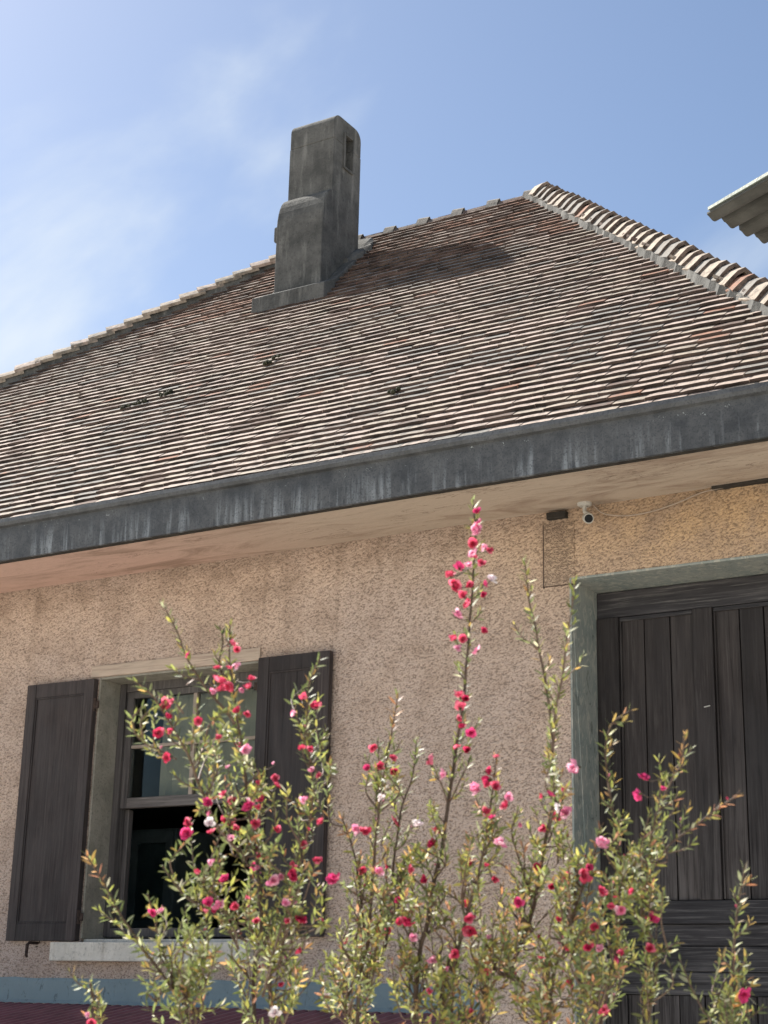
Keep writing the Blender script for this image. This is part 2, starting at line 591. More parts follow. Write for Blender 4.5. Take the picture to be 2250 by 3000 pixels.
M = dict(
    wall=mat_roughcast(),
    coat=mat_roughcast(True),
    soffit=mat_soffit(),
    zinc=mat_zinc(),
    tile=mat_tile(),
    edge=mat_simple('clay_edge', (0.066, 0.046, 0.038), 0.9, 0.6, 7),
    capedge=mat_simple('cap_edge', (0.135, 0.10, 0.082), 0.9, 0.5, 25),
    chim=mat_concrete('chimney_concrete', (0.070, 0.070, 0.067), (0.130, 0.128, 0.121), (0.27, 0.265, 0.245)),
    mortar=mat_concrete('lime_mortar', (0.24, 0.225, 0.18), (0.38, 0.36, 0.30), (0.17, 0.16, 0.12)),
    stone=mat_concrete('grey_stone', (0.22, 0.21, 0.175), (0.33, 0.31, 0.26), (0.15, 0.14, 0.12)),
    sill=mat_concrete('sill_stone', (0.56, 0.53, 0.46), (0.72, 0.68, 0.60), (0.36, 0.31, 0.24)),
    lintel=mat_wood('bleached_board', (0.36, 0.30, 0.24), (0.44, 0.36, 0.29), (0.28, 0.22, 0.18), False),
    shutter=mat_wood('shutter_wood', (0.029, 0.024, 0.024), (0.043, 0.035, 0.034), (0.062, 0.053, 0.051), True, 0.8, 1.0, (1.75, 2.45)),
    door=mat_wood('door_wood', (0.026, 0.022, 0.022), (0.042, 0.036, 0.035), (0.064, 0.058, 0.057), True, 0.9, 1.0, (2.3, 3.1)),
    doorh=mat_wood('door_wood_crosswise', (0.022, 0.021, 0.024), (0.04, 0.038, 0.042), (0.13, 0.125, 0.125), False, 0.9, 1.0, (1.5, 2.4)),
    sash=mat_wood('sash_wood', (0.075, 0.068, 0.066), (0.11, 0.10, 0.095), (0.17, 0.155, 0.145), True, 0.6),
    sashh=mat_wood('sash_wood_crosswise', (0.075, 0.068, 0.066), (0.11, 0.10, 0.095), (0.17, 0.155, 0.145), False, 0.6),
    teal=mat_paint('flaking_teal_paint', (0.235, 0.268, 0.252), (0.42, 0.41, 0.36), (0.31, 0.322, 0.295), 0.6, 0.53),
    tealm=mat_paint('teal_flashing_paint', (0.21, 0.275, 0.29), (0.28, 0.34, 0.345), (0.19, 0.25, 0.265), 0.5, 0.74),
    maroon=mat_simple('maroon_sheet', (0.27, 0.11, 0.125), 0.42, 0.2, 8, 0.0, 0.4),
    iron=mat_simple('rusty_iron', (0.045, 0.030, 0.024), 0.8, 0.5, 60),
    dark=mat_simple('dark_interior', (0.03, 0.035, 0.04), 0.9, 0.3, 4),
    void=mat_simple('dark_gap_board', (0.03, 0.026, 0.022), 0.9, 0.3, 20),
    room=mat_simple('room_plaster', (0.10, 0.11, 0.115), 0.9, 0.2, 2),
    reflection_panel=mat_simple('reflection_beige', (0.36, 0.315, 0.225), 0.9, 0.08, 5),
    cab=mat_simple('cabinet_paint', (0.14, 0.19, 0.21), 0.5, 0.2, 6),
    white=mat_simple('white_plastic', (0.42, 0.41, 0.38), 0.5, 0.06, 30, 0, 0.5),
    black=mat_simple('black_lens', (0.01, 0.011, 0.013), 0.6, 0.1, 10, 0, 0.15),
    ground=mat_simple('pale_gravel', (0.58, 0.54, 0.47), 0.95, 0.15, 30),
    sheet=mat_simple('grey_fibre_sheet', (0.06, 0.06, 0.055), 0.85, 0.35, 5),
    sheettrim=mat_paint('pale_green_trim', (0.26, 0.29, 0.25), (0.2, 0.2, 0.17), (0.22, 0.25, 0.21)),
    glass=mat_glass(),
    leaf=mat_leaf(),
    petal=mat_petal(),
    bark=mat_wood('shrub_bark', (0.07, 0.045, 0.034), (0.12, 0.08, 0.06), (0.22, 0.17, 0.13), True, 0.6, 3.0),
    moss=mat_simple('dry_moss', (0.035, 0.035, 0.02), 0.95, 0.6, 60),
)

# ------------------------------------------------------------------ ground
g = MB()
g.add([(-1500, -1500, -1.6), (1500, -1500, -1.6), (1500, 1500, -1.6), (-1500, 1500, -1.6)], [(0, 1, 2, 3)])
go = obj('ground', g, M['ground'])
go['kind'] = 'structure'

# ------------------------------------------------------------------ house: walls, soffit, gutter
house = thing('house', 'old house with tan roughcast walls under a steep tiled hip roof', 'house', (-6, 6.5, -1.6))
WX0, WX1 = -10.3, -1.55           # ends of the front wall
WB = 11.1                         # outer face of the back wall
ZT = 2.2126                       # where the soffit meets the wall
wx0, wx1, wz0, wz1 = -5.80, -4.733, 0.268, 1.650     # window opening
dx0, dx1, dz1 = -3.013, -1.79, 1.882                 # door opening
T = 0.30
w = MB()
w.box(WX0, wx0, 6.5, 6.5 + T, -1.6, ZT + .25)
w.box(wx0, wx1, 6.5, 6.5 + T, -1.6, wz0)
w.box(wx0, wx1, 6.5, 6.5 + T, wz1, ZT + .25)
w.box(wx1, dx0, 6.5, 6.5 + T, -1.6, ZT + .25)
w.box(dx0, dx1, 6.5, 6.5 + T, dz1, ZT + .25)
w.box(dx1, WX1, 6.5, 6.5 + T, -1.6, ZT + .25)
w.box(WX0, WX0 + T, 6.5 + T, WB - T, -1.6, ZT + .25)
w.box(WX1 - T, WX1, 6.5 + T, WB - T, -1.6, ZT + .25)
w.box(WX0, WX1, WB - T, WB, -1.6, ZT + .25)
obj('wall', w, M['wall'], house)
# the roughcast coat itself, real lumps standing off the wall in the part of the front that is seen
import numpy as np
GS = 0.0042
cv, cf, base = [], [], 0
for (a0, a1, c0, c1) in ((-7.0, wx0, -.15, ZT + .02), (wx0, wx1, -.15, wz0), (wx0, wx1, wz1, ZT + .02), (wx1, dx0, -.15, ZT + .02), (dx0, dx1, dz1, ZT + .02), (dx1, WX1, -.15, ZT + .02)):
    nx, nz_ = max(2, int((a1 - a0) / GS)), max(2, int((c1 - c0) / GS))
    gx_, gz_ = np.meshgrid(np.linspace(a0, a1, nx + 1), np.linspace(c0, c1, nz_ + 1))
    cv.append(np.stack([gx_ + OFF.x, np.full_like(gx_, 6.4975 + OFF.y), gz_ + OFF.z], -1).reshape(-1, 3))
    ii, jj = np.meshgrid(np.arange(nx), np.arange(nz_))
    q0 = (jj * (nx + 1) + ii + base).ravel()
    cf.append(np.stack([q0, q0 + 1, q0 + nx + 2, q0 + nx + 1], -1))
    base += (nx + 1) * (nz_ + 1)
cv = np.concatenate(cv).astype('f')
cf = np.concatenate(cf).astype('i')
cm_ = bpy.data.meshes.new('roughcast_coat')
cm_.vertices.add(len(cv))
cm_.vertices.foreach_set('co', cv.ravel())
cm_.loops.add(cf.size)
cm_.loops.foreach_set('vertex_index', cf.ravel())
cm_.polygons.add(len(cf))
cm_.polygons.foreach_set('loop_start', np.arange(0, cf.size, 4, dtype='i'))
cm_.polygons.foreach_set('use_smooth', np.ones(len(cf), dtype=bool))
cm_.materials.append(M['coat'])
cm_.update(calc_edges=True)
cm_.validate()
co_ = link('roughcast_coat', cm_, house)
co_['kind'] = 'stuff'
# inside: floor, ceiling, back partition, so that the room reads dark
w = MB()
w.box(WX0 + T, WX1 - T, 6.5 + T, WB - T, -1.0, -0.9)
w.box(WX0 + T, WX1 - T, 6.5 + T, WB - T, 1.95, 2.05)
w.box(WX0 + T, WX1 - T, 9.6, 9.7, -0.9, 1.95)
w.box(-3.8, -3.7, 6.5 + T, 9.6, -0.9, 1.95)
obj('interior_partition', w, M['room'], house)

EX0, EX1 = -10.95, -1.32          # eaves ends
w = MB()
w.extrude_x([(5.852, 2.172), (6.5, ZT), (6.5, ZT + .04), (5.852, 2.21)], WX0 - 0.4, EX1 - 0.02)
obj('soffit', w, M['soffit'], house)
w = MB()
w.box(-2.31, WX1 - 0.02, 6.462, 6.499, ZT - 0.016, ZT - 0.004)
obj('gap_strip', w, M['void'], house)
# gutter: upright face with a rolled rim, trough behind it
prof = [(5.850, 2.163), (5.830, 2.163), (5.826, 2.340), (5.806, 2.346), (5.800, 2.362), (5.806, 2.384), (5.826, 2.392),
        (5.846, 2.386), (5.842, 2.36), (5.85, 2.20), (5.852, 2.172)]
w = MB()
w.extrude_x(prof, EX0, EX1)
obj('gutter', w, M['zinc'], house)
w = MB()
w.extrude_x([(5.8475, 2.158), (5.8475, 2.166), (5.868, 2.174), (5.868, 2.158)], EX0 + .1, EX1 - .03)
obj('shadow_strip', w, M['void'], house)  # dark strip painted in as the shadow gap under the gutter

# vent slot and plaster patch above the door
w = MB()
w.box(-3.115, -3.017, 6.462, 6.499, 2.168, 2.200)
obj('vent_slot', w, M['void'], house, bevel=0.004)
w = MB()
w.box(-3.141, -2.985, 6.4885, 6.502, 1.853, 2.150)
obj('plaster_patch', w, M['wall'], house, bevel=0.003)
w = MB()
w.box(-3.145, -3.141, 6.488, 6.503, 1.846, 2.15)
w.box(-3.145, -2.985, 6.488, 6.503, 1.8495, 1.853)
obj('patch_edge', w, M['bark'], house)

# ------------------------------------------------------------------ roof
PEAK = Vector((-4.175, 8.59, 5.146))
RL = Vector((-6.15, 8.59, 5.146))         # left end of the ridge
EYE, EZ = 5.842, 2.398                    # eaves edge of the tile plane
CR = Vector((PEAK.x + (PEAK.y - EYE) * 1.046, EYE, EZ))
CL = Vector((RL.x - (RL.y - EYE) / 0.58, EYE, EZ))
YB = 2 * PEAK.y - EYE
CRB = Vector((CR.x, YB, EZ))
CLB = Vector((CL.x, YB, EZ))
roof = MB()
dn = Vector((0, 0, -0.075))
R = [p + dn for p in (CL, CR, CRB, CLB, RL, PEAK)]
roof.add(R, [(0, 1, 5, 4), (1, 2, 5), (2, 3, 4, 5), (3, 0, 4), (3, 2, 1, 0)])
roof_o = obj('roof', roof, M['tile'], house)

TE, TT, TL = 0.0668, 0.0140, 0.155        # exposure, thickness, length of a tile
TW = 0.150
ALPHA = math.asin(TT / TE)


def tile_mesh(cls, idx):
    rnd = random.Random(cls * 100 + idx)
    wd = TW * rnd.uniform(0.95, 1.0)
    n = 4
    vs, a = [], cls * 0.2 + 0.1
    bow = rnd.uniform(-0.0008, 0.0014)
    for end in (0, 1):
        for i in range(n + 1):
            x = (i / n - .5) * wd
            y = (rnd.uniform(-.0018, .0018) + (0.0008 if i in (0, n) else 0)) if end == 0 else TL
            z = bow * (1 - (2 * i / n - 1) ** 2) + (rnd.uniform(-.0008, .0008) if end == 0 else 0)
            vs.append((x, y, z))
            vs.append((x, y, z - TT * rnd.uniform(0.9, 1.05)))
    m = (n + 1) * 2
    fs = []
    for i in range(n):
        p = 2 * i
        fs += [(p, p + 2, m + p + 2, m + p), (p + 1, m + p + 1, m + p + 3, p + 3), (p, p + 1, p + 3, p + 2)]
    fs += [(0, m, m + 1, 1), (2 * n, 2 * n + 1, m + 2 * n + 1, m + 2 * n)]
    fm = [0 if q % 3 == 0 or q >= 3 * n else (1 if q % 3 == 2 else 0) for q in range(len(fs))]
    return vs, fs, a, fm


VAR = [[tile_mesh(c, i) for i in range(5)] for c in range(5)]
VMESH = []
for c in range(5):
    row = []
    for i in range(5):
        b = MB()
        vs, fs, a, fm = VAR[c][i]
        b.add(vs, fs, 0, a)
        b.m = list(fm)
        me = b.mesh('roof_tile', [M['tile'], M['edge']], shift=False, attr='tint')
        row.append(me)
    VMESH.append(row)


def pick_class(p, rnd, up):
    v = Vector((p.x * 1.0, p.y * 1.0, p.z * 1.6))
    n1 = mnoise.noise(v * 1.3)
    n2 = mnoise.noise(v * 2.6 + Vector((7, 3, 1)))
    r = rnd.random()
    # the chimney's cast shadow, painted as grey tiles to its right
    q = ((p.x + 4.35) / 0.55) ** 2 + ((p.z - 4.25) / 0.17) ** 2
    if q < 1.0 + 0.3 * n2 and r < 0.9:
        return 4
    if up > 0.72:
        red = 0.78 if n1 > -0.25 else 0.45
        if r < red * 0.72:
            return 2
        if r < red:
            return 3
    if n1 > 0.08 and r < 0.5:
        return 4 if rnd.random() < .65 else 1
    if n2 > 0.35 and r < 0.4:
        return 3
    if r < 0.05:
        return 3
    if r < 0.11:
        return 2
    if r < 0.42 + 0.5 * max(-0.3, min(0.3, -n1)):
        return 1
    return 0


def tile_face(A, B, P1, P0, seed, edge=0.05):
    """A-B eaves edge, P0/P1 the upper edge (the same point on a hip end); returns tile matrices"""
    rnd = random.Random(seed)
    ux = (B - A).normalized()
    mid = P0 - A
    us = (mid - ux * mid.dot(ux))
    H = us.length
    us.normalize()
    nn = ux.cross(us)
    out = []
    rows = int(H / TE)
    ca, sa = cos(ALPHA), sin(ALPHA)
    ydir = us * ca - nn * sa
    zdir = nn * ca + us * sa
    for k in range(rows + 1):
        s = k * TE
        f = s / H
        l = (P0 - A).dot(ux) * f
        r_ = (B - A).length + ((P1 - B).dot(ux)) * f
        ysc = min(1.0, max(.10, (H - s) / TL))
        x = l - rnd.random() * TW + (TW / 2 if k % 2 else 0)
        while x < r_ + TW * .2:
            xx = x + TW / 2
            if l + TW * edge < xx < r_ - TW * edge:
                p = A + ux * xx + us * s
                nv = Vector((p.x, p.y, p.z))
                wav = mnoise.noise(Vector((xx * .9, k * .35, seed))) * 0.006 + mnoise.noise(Vector((xx * 4, k * 1.7, seed + 9))) * 0.004
                sag = mnoise.noise(nv * 0.7) * 0.014
                p = p + us * (wav + rnd.uniform(-.003, .003)) + nn * (sag + rnd.uniform(-.0012, .0018))
                if rnd.random() < 0.025:
                    p = p - us * rnd.uniform(0.006, 0.016)
                ang = rnd.gauss(0, 0.0055)
                if rnd.random() < .02:
                    ang += rnd.uniform(-.05, .05)
                xd = ux * cos(ang) + ydir * sin(ang)
                yd = ydir * cos(ang) - ux * sin(ang)
                roll = rnd.gauss(0, 0.006)
                zd = (zdir + ux * roll).normalized()
                xd = yd.cross(zd).normalized()
                zd = xd.cross(yd)
                m = Matrix((xd, yd * ysc, zd)).transposed().to_4x4()
                m.translation = p + OFF
                out.append((m, pick_class(p, rnd, f), rnd.randrange(5), p.copy()))
            x += TW * 1.004
    return out


def inframe(p):
    q = p + OFF - CAM
    d = q.dot(FWD)
    if d <= 0:
        return False
    return abs(q.dot(RGT) / d * 4700) < 1125 and abs(q.dot(UP_) / d * 4700) < 1500


front = tile_face(CL, CR, PEAK, RL, 3)
ch_zone = lambda p: -5.80 < p.x < -5.36 and 7.82 < p.y < 8.27
front = [t for t in front if not ch_zone(t[3])]
right = tile_face(CR, CRB, PEAK, PEAK, 5, .5)
left = tile_face(CLB, CL, RL, RL, 6, .5)
back = tile_face(CRB, CLB, RL, PEAK, 8)
vis = sorted([t for t in front if inframe(t[3])], key=lambda t: t[3].length)
near = vis[:300]
nearset = set(id(t) for t in near)
for m, c, i, p in near:
    link('roof_tile', VMESH[c][i], roof_o, m)
rest = MB()
for t in front + right + left + back:
    if id(t) in nearset:
        continue
    m, c, i, p = t
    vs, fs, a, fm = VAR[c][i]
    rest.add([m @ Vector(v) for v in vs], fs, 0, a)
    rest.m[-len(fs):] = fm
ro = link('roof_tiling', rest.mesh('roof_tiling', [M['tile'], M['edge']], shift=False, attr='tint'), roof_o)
ro['kind'] = 'stuff'


def cap_mesh(name, wd, ht, ln, th, cls, seed, flat=0.5, n=8):
    """saddle tile: an arch across the hip (x), butt at y=0, running up +y"""
    rnd = random.Random(seed)
    vs = []
    for end in (0, 1):
        y = 0 if end == 0 else ln
        for sh in (0, 1):
            for i in range(n + 1):
                t = pi * i / n
                rw = wd / 2 - sh * th * .7
                rh = ht - sh * th
                x = -cos(t) * rw
                z = (1 - (math.sqrt(cos(t) ** 2 + flat) - math.sqrt(flat)) / (math.sqrt(1 + flat) - math.sqrt(flat))) * ht - sh * th
                k = 1 - 0.08 * end
                vs.append((x * k + rnd.uniform(-.001, .001), y + (rnd.uniform(-.003, .003) if end == 0 else 0), z * k))
    q = n + 1
    fs = []
    for i in range(n):
        fs += [(i, i + 1, 2 * q + i + 1, 2 * q + i), (q + i, 3 * q + i, 3 * q + i + 1, q + i + 1), (i, q + i, q + i + 1, i + 1)]
    fs += [(0, 2 * q, 3 * q, q), (n, q + n, 3 * q + n, 2 * q + n)]
    b = MB()
    b.add(vs, fs, 0, cls * .2 + .1)
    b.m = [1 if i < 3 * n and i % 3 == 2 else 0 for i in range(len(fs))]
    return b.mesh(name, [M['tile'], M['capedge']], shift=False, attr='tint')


def cap_run(name, lo, hi, spacing, wd, ht, ln, th, tilt, classes, seed, lift, sag=0.0, flat=.5):
    rnd = random.Random(seed)
    d = (hi - lo)
    L = d.length
    d.normalize()
    side = d.cross(Vector((0, 0, 1))).normalized()
    nup = side.cross(d)
    meshes = [cap_mesh(name, wd * rnd.uniform(.95, 1.05), ht * rnd.uniform(.92, 1.08), ln, th, rnd.choice(classes), seed * 50 + i, flat) for i in range(12)]
    y0 = d * cos(tilt) - nup * sin(tilt)
    z0 = nup * cos(tilt) + d * sin(tilt)
    s = 0.0
    while s < L - spacing * .3:
        a = rnd.gauss(0, .03)
        xd = side * cos(a) + y0 * sin(a)
        yd = y0 * cos(a) - side * sin(a)
        m = Matrix((xd, yd, z0)).transposed().to_4x4()
        m.translation = lo + d * s + nup * (lift + rnd.uniform(-.004, .004) + sag * sin(s * 5)) + OFF
        link(name, rnd.choice(meshes), roof_o, m)
        s += spacing * rnd.uniform(.93, 1.07)


def mortar_run(lo, hi, wd, ht, seed, step=0.045):
    rnd = random.Random(seed)
    d = hi - lo
    L = d.length
    d.normalize()
    side = d.cross(Vector((0, 0, 1))).normalized()
    nup = side.cross(d)
    b = MB()
    n = int(L / step)
    rings = []
    for i in range(n + 1):
        c = lo + d * (L * i / n)
        w1 = wd / 2 * rnd.uniform(.90, 1.16)
        w2 = wd / 2 * rnd.uniform(.90, 1.16)
        h = ht * rnd.uniform(.85, 1.1)
        dz = -0.10
        rings.append([c - side * w1 * 1.06 + nup * dz, c - side * w1 + nup * h * .7, c - side * w1 * .6 + nup * h, c + side * w2 * .6 + nup * h, c + side * w2 + nup * h * .7, c + side * w2 * 1.06 + nup * dz])
    vs = [p for r in rings for p in r]
    fs = []
    for i in range(n):
        for k in range(6):
            a, b2 = i * 6 + k, i * 6 + (k + 1) % 6
            fs.append((a, b2, b2 + 6, a + 6))
    fs += [tuple(range(5, -1, -1)), tuple(range(n * 6, n * 6 + 6))]
    b.add(vs, fs)
    obj('mortar_bed', b, M['chim'], roof_o)


cap_run('hip_tile', CR + Vector((0, 0, .0)), PEAK + Vector((0.02, 0, .01)), 0.110, 0.186, 0.090, 0.160, 0.021, 0.20, [1, 1, 1, 4, 1, 2], 21, -0.026, flat=.18)
mortar_run(CR, PEAK, 0.172, -0.036, 22, 0.055)
cap_run('hip_tile', CL, RL, 0.140, 0.20, 0.070, 0.19, 0.018, 0.14, [1, 1, 0], 23, 0.004, flat=.25)
mortar_run(CL, RL, 0.13, -0.02, 24)
for A, B, sd in ((CRB, PEAK, 31), (CLB, RL, 33)):
    mortar_run(A, B, 0.18, 0.05, sd)
# ridge: long half-round tiles, a collar at every joint
rk = 0
x = RL.x
while x < PEAK.x - .05:
    ln = min(0.27, PEAK.x - .02 - x)
    me = cap_mesh('ridge_tile', 0.075, 0.050, ln, 0.014, 3, 400 + rk, .3)
    m = Matrix(((0, 1, 0), (-1, 0, 0), (0, 0, 1))).to_4x4()
    m = Matrix((Vector((0, -1, 0)), Vector((1, 0, 0)), Vector((0, 0, 1)))).transposed().to_4x4()
    m.translation = Vector((x, PEAK.y, PEAK.z - 0.045)) + OFF
    link('ridge_tile', me, roof_o, m)
    me = cap_mesh('ridge_collar', 0.10, 0.078, 0.085, 0.02, 4, 500 + rk, .3)
    m2_ = m.copy()
    m2_.translation = Vector((x - .02, PEAK.y, PEAK.z - 0.045)) + OFF
    link('ridge_collar', me, roof_o, m2_)
    x += 0.27
    rk += 1

# clumps of moss lying between the tile courses
rnd = random.Random(77)
b = MB()
for (mx_, my_) in ((-5.80, 6.85), (-5.78, 6.87), (-5.98, 6.81), (-5.93, 6.82), (-5.14, 6.97), (-6.04, 6.80), (-3.9, 6.35), (-5.1, 7.02)):
    mz = my_ - 3.444
    for q in range(9):
        c = Vector((mx_ + rnd.uniform(-.03, .03), my_ + rnd.uniform(-.012, .012), 0))
        c.z = c.y - 3.444 + 0.006
        r = rnd.uniform(.006, .014)
        ico = bmesh.new()
        bmesh.ops.create_icosphere(ico, subdivisions=1, radius=r)
        vs = [c + v.co * rnd.uniform(.75, 1.25) for v in ico.verts]
        fs = [tuple(v.index for v in f.verts) for f in ico.faces]
        ico.free()
        b.add(vs, fs)
mo = obj('moss', b, M['moss'], roof_o, kind='stuff')

# ------------------------------------------------------------------ chimney
cw0, cw1 = -5.768, -5.398


def prof_obj(name, prof, x0, x1, mat, parent, bev=0.012, taper=0.0):
    b_ = MB()
    b_.extrude_x(prof, x0, x1)
    zs = [p[1] for p in prof]
    zl, zh = min(zs), max(zs)
    if taper:
        xm = (x0 + x1) / 2
        b_.v = [(xm + (v[0] - xm) * (1 - taper * (v[2] - zl) / (zh - zl)), v[1], v[2]) for v in b_.v]
    return obj(name, b_, mat, parent, bevel=bev, seg=3)


lower = [(7.862, 4.25), (7.862, 4.95)]
for i in range(1, 8):
    t = pi / 2 * i / 7
    lower.append((7.862 + 0.112 * (1 - cos(t)), 4.95 + 0.24 * sin(t)))
lower += [(7.99, 5.19), (7.99, 4.25)]
chim = prof_obj('chimney', lower, cw0, cw1, M['chim'], house, 0.010)
# upper shaft with a smoke slot cut through its right cheek, and a rounded cap on it
b = MB()
SX0, SX1 = -5.762, -5.404
y0, y1 = 7.972, 8.31
sy0, sy1, sz0, sz1 = 8.105, 8.195, 5.43, 5.665
ZJ = 5.585
b.box(SX0, SX1 - .12, y0, y1, 4.25, ZJ)
b.box(SX1 - .12, SX1, y0, sy0, 4.25, ZJ)
b.box(SX1 - .12, SX1, sy1, y1, 4.25, ZJ)
b.box(SX1 - .12, SX1, sy0, sy1, 4.25, sz0)
obj('chimney_shaft', b, M['chim'], chim)
cp = MB()
zt = 5.785
nseg = 6
top = [(y0, ZJ + .004)]
for i in range(nseg + 1):
    t = pi / 2 * i / nseg
    top.append((y0 + .075 * (1 - cos(t)), zt - .075 + .075 * sin(t)))
for i in range(nseg, -1, -1):
    t = pi / 2 * i / nseg
    top.append((y1 - .075 * (1 - cos(t)), zt - .075 + .075 * sin(t)))
top.append((y1, ZJ + .004))
cap = prof_obj('chimney_cap', top, SX0, SX1, M['chim'], chim, 0.006)
# round the left and right shoulders of the cap and cut the slot head
bm = bmesh.new()
bm.from_mesh(cap.data)
es = [e for e in bm.edges if all(v.co.z > OFF.z + zt - .004 for v in e.verts) and abs(e.verts[0].co.x - e.verts[1].co.x) < .003]
bmesh.ops.bevel(bm, geom=es, offset=.065, segments=5, affect='EDGES', profile=.5, clamp_overlap=True)
bm.to_mesh(cap.data)
bm.free()
cut = MB()
cut.box(SX1 - .12, SX1 + .1, sy0, sy1, ZJ - .05, sz1)
cuto = obj('cutter', cut, M['chim'])
md = cap.modifiers.new('slot', 'BOOLEAN')
md.object = cuto
md.operation = 'DIFFERENCE'
bpy.context.view_layer.update()
newme = bpy.data.meshes.new_from_object(cap.evaluated_get(bpy.context.evaluated_depsgraph_get()))
cap.modifiers.clear()
cap.data = newme
bpy.data.objects.remove(cuto)
for p_ in newme.polygons:
    p_.use_smooth = False
rim = MB()
rx0, rx1 = SX1 + .0045, SX1 + .012
rim.box(SX1 - .01, rx1, sy0 - .018, sy0 - .001, sz0 - .018, sz1 + .018)
rim.box(SX1 - .01, rx1, sy1 + .001, sy1 + .018, sz0 - .018, sz1 + .018)
rim.box(SX1 - .01, rx1, sy0 - .001, sy1 + .001, sz0 - .018, sz0 - .001)
rim.box(SX1 - .01, rx1, sy0 - .001, sy1 + .001, sz1 + .001, sz1 + .018)
obj('vent_rim', rim, M['chim'], chim, bevel=.004)
lp = MB()
lp.box(cw0 - .030, cw0 + .012, 7.875, 7.945, 4.855, 4.965)
obj('iron_lug', lp, M['chim'], chim, bevel=.012)
# stepped concrete apron round the foot
k1, k2 = -5.855, -5.285
ap = MB()
ap.extrude_x([(7.742, 4.21), (7.742, 4.400), (7.875, 4.478), (7.875, 4.22)], k1, k2)
obj('front_apron', ap, M['chim'], chim, bevel=.008)
ap = MB()
ap.extrude_x([(7.876, 4.24), (7.876, 4.455), (8.16, 4.742), (8.16, 4.55)], cw1 - .02, -5.318)
obj('side_apron', ap, M['chim'], chim, bevel=.008)
ap = MB()
ap.extrude_x([(7.876, 4.24), (7.876, 4.455), (8.24, 4.82), (8.24, 4.60)], k1 + .02, cw0 + .03)
obj('side_apron', ap, M['chim'], chim, bevel=.008)
rnd = random.Random(12)
ap = MB()
secs = []
for i in range(9):
    f = i / 8
    y = 8.14 + .30 * f
    zb = y - 3.444
    wdt = .030 + .045 * sin(f * pi * .9) + rnd.uniform(-.018, .018)
    hh = .035 - .022 * f + rnd.uniform(-.012, .012)
    secs.append([(cw1 - .1, y, zb - .08), (cw1 - .1, y, zb + hh + .03), (cw1 + .02, y, zb + hh + .02), (cw1 + wdt, y, zb + .022 + rnd.uniform(0, .02)), (cw1 + wdt + .02, y, zb - .06)])
vs = [p for s_ in secs for p in s_]
fs = []
for i in range(8):
    for k in range(5):
        a, c = i * 5 + k, i * 5 + (k + 1) % 5
        fs.append((a, c, c + 5, a + 5))
fs += [(4, 3, 2, 1, 0), tuple(range(40, 45))]
ap.add(vs, fs)
obj('mortar_flashing', ap, M['chim'], chim)

# ------------------------------------------------------------------ window and shutters
win = MB()
SY = 6.646                                                   # plane of the sashes
win.box(wx0, wx0 + .012, 6.487, SY + .11, .285, wz1)         # left jamb lining, its edge shows beside the shutter
win.box(wx1 - .012, wx1, 6.487, SY + .11, .285, wz1)
win.box(wx0 + .012, wx1 - .012, 6.489, SY + .11, 1.638, wz1)
win_o = obj('window', win, M['stone'], house, bevel=.003)
f = MB()
fx0, fx1 = -5.788, wx1 - .012
f.box(fx0, fx0 + .045, SY, SY + .1, .300, 1.638)
f.box(fx1 - .045, fx1, SY, SY + .1, .300, 1.638)
f.box(fx0 + .045, fx1 - .045, SY, SY + .1, 1.592, 1.638)
f.box(fx0 + .045, fx1 - .045, SY, SY + .1, .300, .345)
obj('window_frame', f, M['sash'], win_o, bevel=.004)
# upper sash
u0, u1, uz0, uz1 = fx0 + .045, fx1 - .045, .965, 1.592
sv = SY + .012
f = MB()
f.box(u0, u0 + .045, sv, sv + .04, uz0, uz1)
f.box(u1 - .045, u1, sv, sv + .04, uz0, uz1)
f.box(u0 + .045, u1 - .045, sv, sv + .04, uz1 - .035, uz1)
obj('upper_sash', f, M['sash'], win_o, bevel=.003)
f = MB()
f.box(u0 + .045, u1 - .045, sv, sv + .04, uz0, 1.020)
obj('sash_rail', f, M['sashh'], win_o, bevel=.003)
xm = -5.277
f = MB()
f.box(xm - .012, xm + .012, sv + .004, sv + .036, 1.020, uz1 - .035)
f.box(u0 + .045, xm - .012, sv + .006, sv + .034, 1.284, 1.302)
f.box(xm + .012, u1 - .045, sv + .006, sv + .034, 1.284, 1.302)
obj('glazing_bar', f, M['lintel'], win_o, bevel=.002)
for (a0, a1) in ((u0 + .045, xm - .012), (xm + .012, u1 - .045)):
    for (c0, c1) in ((1.020, 1.284), (1.302, uz1 - .035)):
        p = MB()
        p.box(a0, a1, sv + .018, sv + .022, c0, c1)
        obj('pane', p, M['glass'], win_o)
# lower sash pushed up behind the upper one leaves the dark opening; its side rail and bottom rail
for a0 in (u0, u1 - .03):
    f = MB()
    f.box(a0, a0 + .03, sv + .045, sv + .08, .345, .962)
    obj('sash_runner', f, M['sash'], win_o, bevel=.003)

s = MB()
s.box(-5.957, -4.700, 6.435, 6.51, .172, .266)
s.box(-5.80, -4.735, 6.51, SY + .1, .20, .284)
sill = obj('sill', s, M['sill'], win_o, bevel=.006)
s = MB()
s.box(-5.857, -4.736, 6.482, 6.50, 1.652, 1.716)
obj('lintel_board', s, M['lintel'], win_o, bevel=.003)


